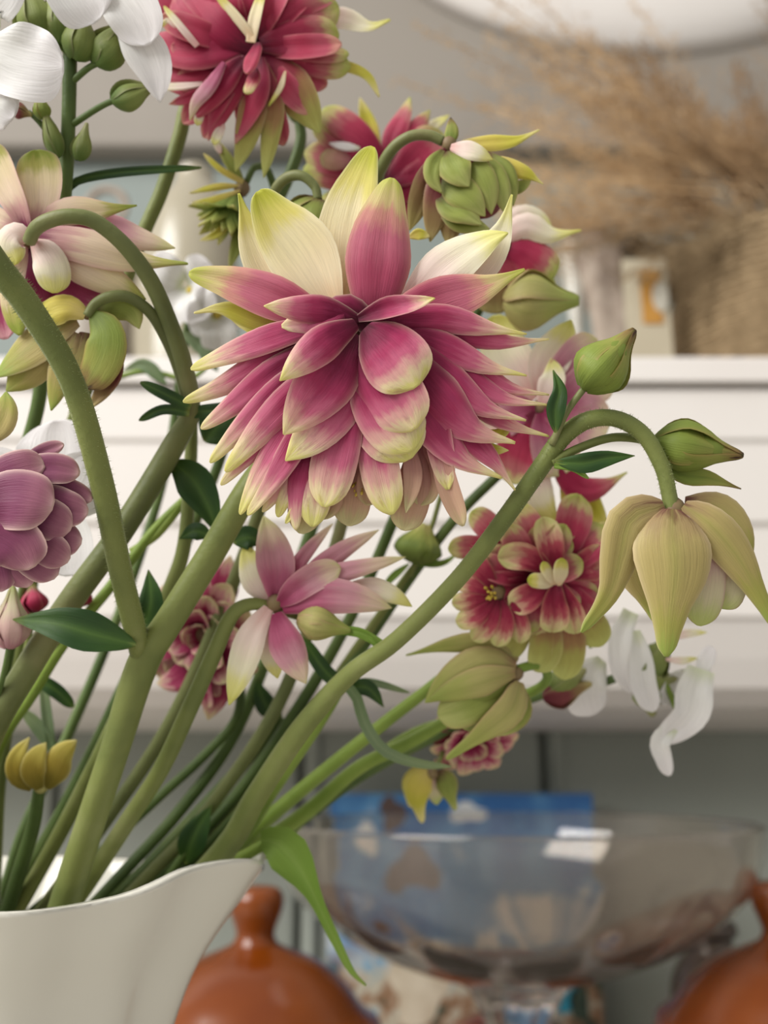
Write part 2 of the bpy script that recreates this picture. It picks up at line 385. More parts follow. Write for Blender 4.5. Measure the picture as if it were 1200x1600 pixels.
def bud(parent, base, tip, d0, R, mat='budg', n=5, name='bud', open_=0.0, spin=.3):
    A = Vector(tip) - Vector(base); L = A.length; A.normalize(); k = d0 / F
    s = A.orthogonal().normalized(); b = A.cross(s)
    core = ellipsoid_vf(Q(Vector(base) + A * L * .40, d0), V(A), L * .40 * k, R * .8 * k, 12, 10)
    o = mesh(name, *core, mat, parent, Q(base, d0), True, [(.4, .5)] * len(core[0]))
    for i in range(n):
        a = 2 * math.pi * i / n + spin; rad = s * math.cos(a) + b * math.sin(a)
        pts = []
        for t in (0, .12, .3, .5, .72, 1):
            pts.append(Q(Vector(base) + A * (L * t) + rad * (R * (lerp_keys(BP, t) + open_ * t * t)), d0))
        petal(o, pts, 3.0 * R * math.sin(math.pi / n) * k, mat, 'sepal', V(-rad), .45, name='sepal')
    return o
# ---- stems: rows of (x, y, distance, width in px); the last row may be 'vase'
VC = Vector((-0.081, 0.200, 0.0))
def stem(parent, rows, mat='stem', vase=True, name='stem'):
    pts = [P(x, y, d) for (x, y, d, wd) in rows]; rr = [wd / 2 * d / F for (x, y, d, wd) in rows]
    if vase:
        e = pts[-1]; pts0 = pts[-2]
        b = ORG[parent] + Vector((0, 0, rr[-1] * 1.2))
        def inside(z, rmax):
            dd = (e - pts0).normalized(); q = e + dd * min((e.z - z) / max(-dd.z, .25), .05) - VC; q.z = 0
            if q.length > rmax: q = q.normalized() * rmax
            q = VC + q; q.z = z; return q
        rl = rr[-1]
        if e.z > .153: pts.append(inside(.146, .0335 - rl)); rr.append(rl)
        pts += [inside(.122, .029 - rl), inside(.06, .022), b]; rr += [rl] * 3
    return tube(parent, pts, rr, mat, name)
def hairs(parent, rows, n, ln=.0011):
    pts = catmull([P(x, y, d) for (x, y, d, wd) in rows], 8); rr = [wd / 2 * d / F for (x, y, d, wd) in rows]
    rh = random.Random(5); VV, FF = [], []
    for _ in range(n):
        i = rh.randrange(len(pts) - 1); f = rh.random(); p = pts[i].lerp(pts[i + 1], f); T = (pts[i + 1] - pts[i]).normalized()
        k = min(i // 8, len(rr) - 2); r = rr[k] + (rr[k + 1] - rr[k]) * ((i % 8 + f) / 8)
        o_ = T.orthogonal().normalized(); a = rh.uniform(0, 6.283); o_ = Quaternion(T, a) @ o_
        q = p + o_ * r * .97; e = q + (o_ + T * rh.uniform(-.3, .3)) * ln * rh.uniform(.4, 1.1); s_ = T * .000035; z = len(VV)
        VV.extend([q + s_, q - s_, e]); FF.append((z, z + 1, z + 2))
    h = mesh('stem_hairs', VV, FF, 'hair', parent, pts[0], False); h['kind'] = 'stuff'
def leaf(parent, pts, d0, wd, mat='leafd', shape='leaf', **kw):
    k = d0 / F; cup = kw.pop('cup', .25); tl = kw.pop('tilt', (0, 0, 1))
    return petal(parent, [Q(p, d0) for p in pts], wd * k, mat, shape, V(tl), cup, name='leaf', **kw)
def foot(i):                     # where a stem stands on the vase's bottom
    a = i * 2.399; r = .004 * math.sqrt(i)
    return VC + Vector((r * math.cos(a), r * math.sin(a), .0075))
FI = [0]
def plant(name, label, cat='flower', group=None):
    FI[0] += 1
    return thing(name, label, cat, foot(FI[0]), group)
def lathe(prof, c, n=64, mod=None):
    vs, fs = [], []
    m = len(prof)
    for i, (r, z) in enumerate(prof):
        for j in range(n):
            a = 2 * math.pi * j / n; rr, zz = (r, z) if mod is None else mod(r, z, a, i)
            vs.append(Vector((c[0] + rr * math.cos(a), c[1] + rr * math.sin(a), c[2] + zz)))
    for i in range(m - 1):
        for j in range(n):
            a = i * n + j; b = i * n + (j + 1) % n
            fs.append((a, b, b + n, a + n))
    return vs, fs
def smooth_prof(keys, n=5):
    return [(max(p.x, 0.00005), p.z) for p in catmull([Vector((r, 0, z)) for r, z in keys], n)]
def boxvf(x0, x1, y0, y1, z0, z1):
    v = [Vector((x, y, z)) for z in (z0, z1) for y in (y0, y1) for x in (x0, x1)]
    return v, [(0, 2, 3, 1), (4, 5, 7, 6), (0, 1, 5, 4), (2, 6, 7, 3), (0, 4, 6, 2), (1, 3, 7, 5)]
def bevel(o, wd, seg=2):
    m = o.modifiers.new('bevel', 'BEVEL'); m.width = wd; m.segments = seg; m.limit_method = 'ANGLE'; return o

# ================================================================== setting
XW = 1.3
tb = thing('side_table', 'pale painted table under the jug, the glass bowl and the brown jars', 'table', (0, .2, -.75))
o = mesh('table_top', *boxvf(-.9, .9, -.25, .655, -.03, 0), 'wood', tb, (0, .2, 0), False); bevel(o, .003)
for lx in (-.84, .84):
    for ly in (-.2, .6):
        o = mesh('leg', *boxvf(lx - .025, lx + .025, ly - .025, ly + .025, -.75, -.03), 'wood', tb, (lx, ly, -.75), False); bevel(o, .004)
o = mesh('floor', *boxvf(-XW, XW, -1.6, .98, -.78, -.75), 'paint_warm', None, (0, 0, 0), False); o['kind'] = 'structure'
# lower wall: upright grey-green boards with open joints
Z0, Z1 = -.75, zY(1120, .60)
wl = mesh('wall_back', *boxvf(-XW, XW, .672, .70, Z0, Z1 + .02), 'paint_green', None, (0, 0, 0), False); wl['kind'] = 'structure'
joints = [PY(px, 1200, .66).x for px in (470, 850)]; bwid = joints[1] - joints[0]
bm_v, bm_f = boxvf(-bwid / 2 + .002, bwid / 2 - .002, 0, .012, Z0, Z1 + .015)
me = bpy.data.meshes.new('wall_board'); me.from_pydata([tuple(v) for v in bm_v], [], bm_f); me.materials.append(M['paint_green'])
for i in range(-7, 8):
    b = bpy.data.objects.new('wall_board', me); COL.objects.link(b); b.parent = wl; bevel(b, .003)
    b.location = (joints[0] + bwid * (i + .5), .66, 0)
# bead strip beside the joint
for jx in joints:
    v, f = lathe([(.0045, Z0), (.0045, Z1)], (jx + .009, .66, 0), 12)
    mesh('wall_bead', v, f, 'paint_green', wl, (0, 0, 0))
# mantel cornice: a stepped white moulding
prof = []
def pp(py, Y): prof.append((Y, zY(py, Y)))
ztop = zY(555, .50)
prof.append((.96, ztop)); prof.append((.503, ztop)); pp(558, .50); pp(596, .50); pp(599, .503); pp(600, .512); pp(606, .512); pp(609, .505)
pp(686, .506); pp(690, .5075); pp(693, .508); pp(816, .5105); pp(820, .5125); pp(823, .513)
pp(964, .516); pp(968, .518); pp(1030, .526); pp(1075, .533); pp(1105, .545); pp(1124, .563); pp(1136, .592); pp(1141, .64)
prof.append((.672, prof[-1][1])); prof.append((.96, prof[-1][1]))
vs = [Vector((x, y, z)) for x in (-XW, XW) for (y, z) in prof]; n = len(prof)
fs = [(i, i + 1, i + 1 + n, i + n) for i in range(n - 1)] + [tuple(range(n))[::-1], tuple(range(n, 2 * n)), (n - 1, 0, n, 2 * n - 1)]
o = mesh('trim_1', vs, fs, 'paint_white', None, (0, 0, 0), False); o['kind'] = 'structure'; bevel(o, .0012)
# upper wall
YB = .95
o = mesh('wall_upper', *boxvf(-XW, XW, YB, YB + .03, ztop, 1.9), 'paint_blue', None, (0, 0, 0), False); o['kind'] = 'structure'
zb = zY(228, YB - .03)
o = mesh('trim_2', *boxvf(-XW, XW, YB - .03, YB, zb, 1.9), 'paint_warm', None, (0, 0, 0), False); o['kind'] = 'structure'; bevel(o, .006)
# curved white valance at the top
YV = .893; cs = [(520, -115), (600, -70), (700, -8), (780, 26), (870, 50), (970, 62), (1070, 62), (1180, 44), (1300, 2), (1420, -70)]
den = catmull([PY(x, y, YV) for x, y in cs], 5)
vs, fs = [], []
for p in den:
    for (dy, dz) in ((-.014, .3), (-.014, .075), (-.010, .05), (-.002, .027), (.010, .010), (.026, .0), (.026, .3)):
        vs.append(Vector((p.x, YV + dy, (p.z + dz) if dz < .2 else den[len(den) // 2].z + .32)))
for i in range(len(den) - 1):
    for j in range(6):
        a = i * 7 + j; fs.append((a, a + 1, a + 8, a + 7))
o = mesh('trim_3', vs, fs, 'paint_white', None, (0, 0, 0)); o['kind'] = 'structure'

# ================================================================== the jug
Hj = .164
jp = smooth_prof([(.0002, 0), (.030, 0), (.034, .004), (.040, .025), (.0445, .055), (.0425, .085), (.0385, .112), (.0375, .128), (.0405, .146), (.047, .158), (.0505, .1635)], 6)
inner = [(max(r - .0028, .0001), max(z, .006)) for r, z in jp[::-1]]
NJ = len(jp)
RIMZ = [(0, .1662), (10, .1690), (18, .1690), (30, .1672), (40, .1650), (50, .1642), (80, .1646), (181, .1650)]
def jmod(r, z, a, i):
    aa = (a + math.pi) % (2 * math.pi) - math.pi
    h = max(0, (z - .105) / (Hj - .105))
    s = math.exp(-(aa / .42) ** 2)
    r2 = r + .0085 * s * h ** 1.6 + .0007 * math.cos(15 * a + h * 2.6) * min(1, z / .03) * (.5 + h)
    z2 = z + (lerp_keys(RIMZ, abs(math.degrees(aa))) - .1640) * h ** 2 + .0005 * h * h
    return r2, z2
v, f = lathe(jp + inner, VC, 120, jmod)
o = mesh('jug', v, f, 'porcelain', None, VC); tag(o, 'white porcelain jug with a flared pouring lip holding the flowers', 'jug')

# ================================================================== glass bowl on a foot
BY = .478; cL, cR = PY(430, 1290, BY), PY(1172, 1290, BY); BX = (cL.x + cR.x) / 2; BR = (cR.x - cL.x) / 2
zr = zY(1283, BY); zbt = zY(1530, BY)
def bz(py): return zY(py, BY)
outk = [(.0001, bz(1531)), (.0235, bz(1527)), (.043, bz(1514)), (.059, bz(1493)), (.0735, bz(1468)), (.0857, bz(1441)), (.0945, bz(1416)), (.1006, bz(1394)), (.1055, bz(1362)), (.1085, bz(1328)), (.1100, bz(1292)), (.1096, zr)]
op = smooth_prof(outk, 6); ip = [(max(r - .0034, .0001), z + .0022 * (1 - max(0, (z - zbt)) / (zr - zbt))) for r, z in op[::-1]]
def gmod(r, z, a, i):
    h = (z - zbt) / (zr - zbt)
    k = math.exp(-((h - .36) / .15) ** 2)
    return r * (1 - (.032 if i < len(op) else 0) * k * abs(math.cos(8 * a)) ** .6 ), z
bw = thing('glass_bowl', 'clear glass footed bowl with scalloped lower side between two brown jars', 'bowl', (BX, BY, 0))
v, f = lathe(op + ip, (BX, BY, 0), 144, gmod); mesh('bowl', v, f, 'glass', bw, (BX, BY, 0))
sp_ = smooth_prof([(.0001, 0), (.044, 0), (.045, .003), (.03, .008), (.014, .018), (.010, .03), (.017, zbt * .55), (.012, zbt * .72), (.02, zbt - .006), (.024, zbt - .0015), (.0001, zbt - .0014)], 5)
v, f = lathe(sp_, (BX, BY, 0), 48, lambda r, z, a, i: (r * (1 + .05 * math.cos(8 * a)), z)); mesh('foot', v, f, 'glass', bw, (BX, BY, 0))

# ================================================================== brown lidded jars
def jar(px, Y, label, s=1.0, dz=0):
    c = PY(px, 1500, Y); c.z = 0
    j = thing('brown_jar', label, 'jar', c, 'glazed brown lidded jars')
    zl = zY(1622, Y) * s                                     # height of the lid's edge
    body = smooth_prof([(.0001, 0), (.038, 0), (.042, .004), (.056, .03), (.061, zl * .6), (.054, zl - .014), (.048, zl - .004)], 5)
    inn = [(max(r - .004, .0001), max(z, .004)) for r, z in body[::-1]]
    v, f = lathe(body + inn, c, 56); mesh('body', v, f, 'terracotta', j, c)
    lid = smooth_prof([(.042, zl - .006), (.0495, zl - .003), (.0530, zl + .001), (.0525, zl + .006), (.0490, zl + .0085), (.0465, zl + .0105), (.0445, zl + .0125), (.0380, zl + .0200), (.0270, zl + .0285), (.0150, zl + .0335), (.0095, zl + .0360)], 5)
    knob = smooth_prof([(.0095, zl + .0360), (.0080, zl + .0395), (.0092, zl + .0440), (.0112, zl + .0495), (.0114, zl + .0545), (.0085, zl + .0580), (.0001, zl + .0592)], 5)
    inn = [(max(r - .004, .0001), z - .003) for r, z in lid[::-1]]
    v, f = lathe(inn + lid, c, 56); l = mesh('lid', v, f, 'terracotta', j, c)
    v, f = lathe(knob, c, 40); mesh('knob', v, f, 'terracotta', l, c)
    return j
jar(398, .445, 'glazed orange-brown lidded jar beside the white jug')
jar(1228, .430, 'glazed orange-brown lidded jar on the far side of the glass bowl from the jug')
jar(790, .588, 'glazed orange-brown lidded jar behind the foot of the glass bowl', .52)

# ================================================================== blue picture against the boards
t = NT('blue_picture')
tc = t.n('ShaderNodeTexCoord'); sp = t.n('ShaderNodeSeparateXYZ'); t.l(tc.outputs['Object'], sp.inputs[0])
n1 = t.noise(tc.outputs['Object'], 26, 3, .55); n2 = t.noise(tc.outputs['Object'], 45, 3, .6)
sky = t.ramp(t.math('ADD', t.math('MULTIPLY', sp.outputs[2], -2.2), n1), [(.08, '#27609c'), (.3, '#4f86b4'), (.46, '#dcdcd8'), (.55, '#5c90b8'), (.75, '#86a7bc')])
land = t.ramp(n2, [(.36, '#4b8fae'), (.46, '#b0aa98'), (.55, '#8a6a50'), (.64, '#39483c')])
fz = t.n('ShaderNodeMapRange'); fz.inputs[1].default_value = .09; fz.inputs[2].default_value = .065; t.l(t.math('ADD', sp.outputs[2], t.math('MULTIPLY', t.math('SUBTRACT', n1, .5), .08)), fz.inputs[0])
t.l(t.mix(fz.outputs[0], sky, land), t.b.inputs['Base Color']); t.b.inputs['Roughness'].default_value = .4; M['picture'] = t.m
YPc = .632
pl, pr = PY(515, 1240, YPc), PY(925, 1240, YPc); ph = pl.z; pw = pr.x - pl.x; pc = Vector(((pl.x + pr.x) / 2, YPc, 0))
pic = thing('blue_picture', 'blue picture of sky and clouds leaning on the grey boards behind the bowl', 'picture', pc)
v, f = boxvf(pc.x - pw / 2, pc.x + pw / 2, YPc, YPc + .006, .0002, ph); mesh('print', v, f, 'picture', pic, pc, False)
# the dark upright figure and the pale shape printed on it
def printed(name, px0, px1, py0, py1, mat):
    a = PY(px0, py0, YPc); b = PY(px1, py1, YPc)
    n = 20; cx, cz = (a.x + b.x) / 2, (a.z + b.z) / 2; rx, rz = abs(b.x - a.x) / 2, abs(a.z - b.z) / 2
    vs = []; 
    for yy in (YPc - .0004, YPc + .0002):
        for i in range(n):
            an = 2 * math.pi * i / n; q = 1 + .18 * math.sin(3 * an + px0) + .1 * math.sin(5 * an)
            vs.append(Vector((cx + rx * q * math.cos(an), yy, cz + rz * q * math.sin(an))))
    fs = [tuple(range(n))] + [(i, (i + 1) % n, n + (i + 1) % n, n + i) for i in range(n)]
    mesh(name, vs, fs, mat, pic, pc, False)
M['p_brown'] = plain('print_brown', '#4c3c38', '#5c4a44', 80, .5); M['p_cloud'] = plain('print_cloud', '#c6cdd2', '#d9dcdc', 60, .5)
M['p_teal'] = plain('print_teal', '#2f8fae', '#3f9cb8', 60, .5); M['p_sand'] = plain('print_sand', '#b3a690', '#c6bca8', 60, .5); M['p_olive'] = plain('print_dark_green', '#34443c', '#445448', 60, .5)
printed('print_figure', 592, 632, 1244, 1300, 'p_brown'); printed('print_figure', 600, 690, 1330, 1400, 'p_brown')
printed('print_cloud', 700, 760, 1255, 1285, 'p_cloud'); printed('print_cloud', 545, 585, 1285, 1340, 'p_cloud')
printed('print_sand', 610, 700, 1490, 1600, 'p_sand'); printed('print_sea', 835, 905, 1520, 1580, 'p_teal'); printed('print_tree', 890, 922, 1530, 1600, 'p_olive')

# dark jar behind the right jar
c = PY(1112, 1500, .60); c.z = 0; zt = zY(1440, .60)
dj = thing('dark_glass_jar', 'small dark glass jar behind the rim of the glass bowl', 'jar', c)
v, f = lathe(smooth_prof([(.0001, 0), (.022, 0), (.024, .004), (.024, zt * .6), (.019, zt * .78), (.012, zt * .86), (.012, zt * .92), (.0001, zt * .925)], 5), c, 40); mesh('body', v, f, 'darkglass', dj, c)
v, f = lathe(smooth_prof([(.0001, zt * .925), (.0145, zt * .93), (.0145, zt * .99), (.012, zt), (.0001, zt)], 4), c, 32); mesh('stopper', v, f, 'dark', dj, c)

# ================================================================== things on the mantel
zm = ztop
def onm(px, Y): q = PY(px, 500, Y); q.z = zm; return q
# beige round pot
c = onm(292, .68); zt = zY(272, .68) - zm; rr = (PY(372, 400, .68).x - PY(212, 400, .68).x) / 2
v, f = lathe(smooth_prof([(.0001, 0), (rr * .6, 0), (rr * .7, zt * .04), (rr * .95, zt * .3), (rr, zt * .55), (rr * .8, zt * .82), (rr * .42, zt * .95), (rr * .38, zt), (rr * .3, zt), (rr * .28, zt * .9), (.0001, zt * .7)], 6), c, 56)
o = mesh('round_pot', v, f, 'beige', None, c); tag(o, 'round beige ceramic pot on the white mantel behind the flowers', 'pot')
# grey pot with ring handle
c = onm(152, .70); zt = zY(345, .70) - zm
g = thing('ring_handle_pot', 'grey lidded pot with a brown ring handle on the mantel', 'pot', c)
v, f = lathe(smooth_prof([(.0001, 0), (.03, 0), (.036, .01), (.038, zt * .6), (.03, zt * .9), (.012, zt), (.0001, zt)], 5), c, 40); mesh('body', v, f, 'tin', g, c)
ring = [c + Vector((.0155 * math.cos(a), 0, zt + .0125 + .0155 * math.sin(a))) for a in [math.radians(-50 + 28 * i) for i in range(11)]]
tube(g, ring, [.003] * len(ring), 'greywood', 'ring_handle', 8, 4)
# driftwood
c = onm(948, .66); zt = zY(365, .66) - zm
vs, fs = [], []; N = 24; Mr = 22
for i in range(Mr + 1):
    t_ = i / Mr
    for j in range(N):
        a = 2 * math.pi * j / N
        r = (.019 - .004 * t_) * (1 + .16 * math.sin(3 * a + 5 * t_) + .1 * math.sin(5 * a - 9 * t_) + .05 * math.sin(11 * a + 3 * t_)) * (1 if .02 < t_ < .95 else .65)
        vs.append(c + Vector((r * math.cos(a) + .006 * math.sin(4 * t_), r * .8 * math.sin(a), zt * t_)))
for i in range(Mr):
    for j in range(N):
        a = i * N + j; b = i * N + (j + 1) % N; fs.append((a, b, b + N, a + N))
fs += [tuple(range(N))[::-1], tuple(range(Mr * N, Mr * N + N))]
dw = thing('driftwood', 'upright piece of grey driftwood beside the small framed card', 'ornament', c)
mesh('trunk', vs, fs, 'greywood', dw, c)
kp = PY(984, 380, .655)
v, f = ellipsoid_vf(kp, Vector((1, 0, .5)), .011, .0065, 12, 8); mesh('knot', v, f, 'dark', dw, kp)
# card
YC = .60
c = onm(1012, YC); x0, x1 = PY(976, 450, YC).x, PY(1044, 450, YC).x; zt = zY(405, YC)
cd = thing('picture_card', 'small cream card with an orange and white picture on the mantel', 'card', c)
v, f = boxvf(x0, x1, YC, YC + .004, zm + .0002, zt); mesh('mount', v, f, 'card', cd, c, False)
q0, q1 = PY(999, 422, YC), PY(1036, 506, YC)
v, f = boxvf(q0.x, q1.x, YC - .0012, YC + .0005, q1.z, q0.z); mesh('print', v, f, 'orange', cd, c, False)
v, f = ellipsoid_vf(PY(1031, 465, YC), Vector((0, 0, 1)), .011, .0055, 16, 10)
v = [Vector((p.x, YC - .0014 + (p.y - YC) * .04, p.z)) for p in v]; mesh('print_patch', v, f, 'printwhite', cd, c)
# egg cup
c = onm(902, .74); zt = zY(392, .74) - zm
v, f = lathe(smooth_prof([(.0001, 0), (.014, 0), (.012, .004), (.004, zt * .25), (.004, zt * .55), (.009, zt * .8), (.012, zt), (.0105, zt), (.007, zt * .8), (.0001, zt * .62)], 5), c, 32)
o = mesh('egg_cup', v, f, 'porcelain', None, c); tag(o, 'tall slender white porcelain egg cup beside the driftwood', 'cup')
# basket
c = onm(1232, .645); zt = zY(400, .645) - zm; rb = .080
bk = thing('straw_basket', 'round coiled straw basket holding dried grass on the mantel', 'basket', c)
ncoil = 22
for i in range(ncoil):
    t_ = (i + .5) / ncoil; r = rb * (.72 + .30 * math.sin(math.pi * (.18 + .72 * t_))) ; z = zt * t_
    hh = zt / ncoil * .56
    pts = []
    vs, fs = [], []; A_, B_ = 56, 8
    for j in range(A_):
        a = 2 * math.pi * j / A_
        for k in range(B_):
            b = 2 * math.pi * k / B_; rr = hh * (1 + .12 * math.sin(28 * a + k))
            vs.append(c + Vector(((r + rr * math.cos(b)) * math.cos(a), (r + rr * math.cos(b)) * math.sin(a), z + rr * math.sin(b))))
    for j in range(A_):
        for k in range(B_):
            fs.append((j * B_ + k, ((j + 1) % A_) * B_ + k, ((j + 1) % A_) * B_ + (k + 1) % B_, j * B_ + (k + 1) % B_))
    mesh('coil', vs, fs, 'straw', bk, c)
v, f = lathe([(.0001, .004), (rb * .86, .004), (rb * .86, .001), (.0001, .001)], c, 40); mesh('base', v, f, 'straw', bk, c)
# dried grass: airy panicles fanning out of the basket
rg = random.Random(3)
def grass(nst, mat, name, label, seedscale, lo, hi, ln0, ln1, parent=None):
    VV, FF = [], []
    def strip(p, q, r):
        d = (q - p); s = d.orthogonal().normalized() * r; s2 = d.cross(s).normalized() * r; k = len(VV)
        VV.extend([p + s, p - s * .5 + s2 * .87, p - s * .5 - s2 * .87, q + s * .6, q - s * .3 + s2 * .5, q - s * .3 - s2 * .5])
        FF.extend([(k, k + 1, k + 4, k + 3), (k + 1, k + 2, k + 5, k + 4), (k + 2, k, k + 3, k + 5)])
    def seed(p, d, r):
        s = d.orthogonal().normalized() * r * .45; s2 = d.cross(s).normalized() * r * .45; k = len(VV)
        VV.extend([p - d * r, p + s, p + s2, p - s, p - s2, p + d * r])
        for j in range(4): FF.append((k, k + 1 + (j + 1) % 4, k + 1 + j)); FF.append((k + 5, k + 1 + j, k + 1 + (j + 1) % 4))
    for i in range(nst):
        root = c + Vector((rg.uniform(-.03, .03), rg.uniform(-.03, .03), .01))
        mouth = c + Vector((rg.uniform(-.045, .05), rg.uniform(-.05, .05), zt + .005))
        a = math.radians(rg.uniform(lo, hi)); ln = rg.uniform(ln0, ln1)
        dr = Vector((-math.cos(a), rg.uniform(-.32, .35), math.sin(a))).normalized()
        tip = mouth + dr * ln; droop = Vector((-.25, 0, -.6)) * ln * rg.uniform(.05, .3)
        pth = catmull([root, mouth, mouth + dr * ln * .5 , tip + droop], 5)
        for p, q in zip(pth, pth[1:]): strip(p, q, .0006)
        tail = catmull([pth[9], pth[12], pth[15]], 14)
        for m_, p in enumerate(tail):
            if m_ == 0: continue
            T = (tail[m_] - tail[m_ - 1]).normalized()
            for _ in range(2):
                rd = Vector((rg.uniform(-1, 1), rg.uniform(-1, 1), rg.uniform(-1, 1))); rd = (rd - T * rd.dot(T)).normalized()
                L = rg.uniform(.008, .034) * (1.15 - m_ / len(tail))
                q = p + (T * .8 + rd * .8) * L; strip(p, q, .00022)
                for s_ in range(3):
                    pos = p.lerp(q, rg.uniform(.35, 1.1)) + rd * rg.uniform(-.003, .003)
                    seed(pos, (T + rd * rg.uniform(-.5, .8)).normalized(), seedscale * rg.uniform(.7, 1.4))
    o = mesh(name, VV, FF, mat, parent, c, False)
    o['kind'] = 'stuff'
    if label: tag(o, label, 'grass', None, 'stuff')
    return o
grass(75, 'drygrass', 'dried_grass', 'pale tan dried grass plumes fanning from the straw basket', .0012, 4, 66, .12, .31)
grass(55, 'drydark', 'dried_grass', 'darker brown dried grass tufts upright in the straw basket', .0012, 40, 125, .07, .22)
grass(85, 'straw', 'dried_grass', 'dull straw-coloured dried grass drooping over the side of the basket', .0012, -60, 22, .05, .115)

# ================================================================== flowers in the jug
# ---------- A: the big open pink columbine
D = .150
A = plant('columbine', 'large open double columbine, deep pink petals with cream-yellow tips, sharpest in the bunch')
stem(A, [(548, 560, .162, 24), (500, 640, .166, 30), (430, 710, .167, 38), (385, 770, .167, 42), (330, 865, .168, 44), (265, 970, .168, 46), (222, 1040, .169, 50), (180, 1170, .172, 46), (140, 1290, .177, 46), (108, 1390, .182, 48)])
stem(A, [(-60, 330, .137, 42), (-5, 415, .140, 44), (45, 480, .143, 42), (112, 595, .147, 38), (158, 750, .153, 37), (188, 890, .160, 36), (220, 1020, .168, 34)], 'stem', False)
hairs(A, [(-5, 415, .140, 44), (45, 480, .143, 42), (112, 595, .147, 38), (158, 750, .153, 37), (188, 890, .160, 36), (220, 1020, .168, 34)], 1800, .0007)
leaf(A, [(212, 1008, 10), (150, 992, 18), (90, 975, 14), (20, 968, 0)], .165, 64, 'leafd', cup=.35, tilt=(0, -.5, 1))
leaf(A, [(222, 985, 0), (236, 940, 5), (232, 890, -5)], .172, 42)
b = blossom(A, (560, 505, -8), D, 26, (0, .6, 1), stamens=0)
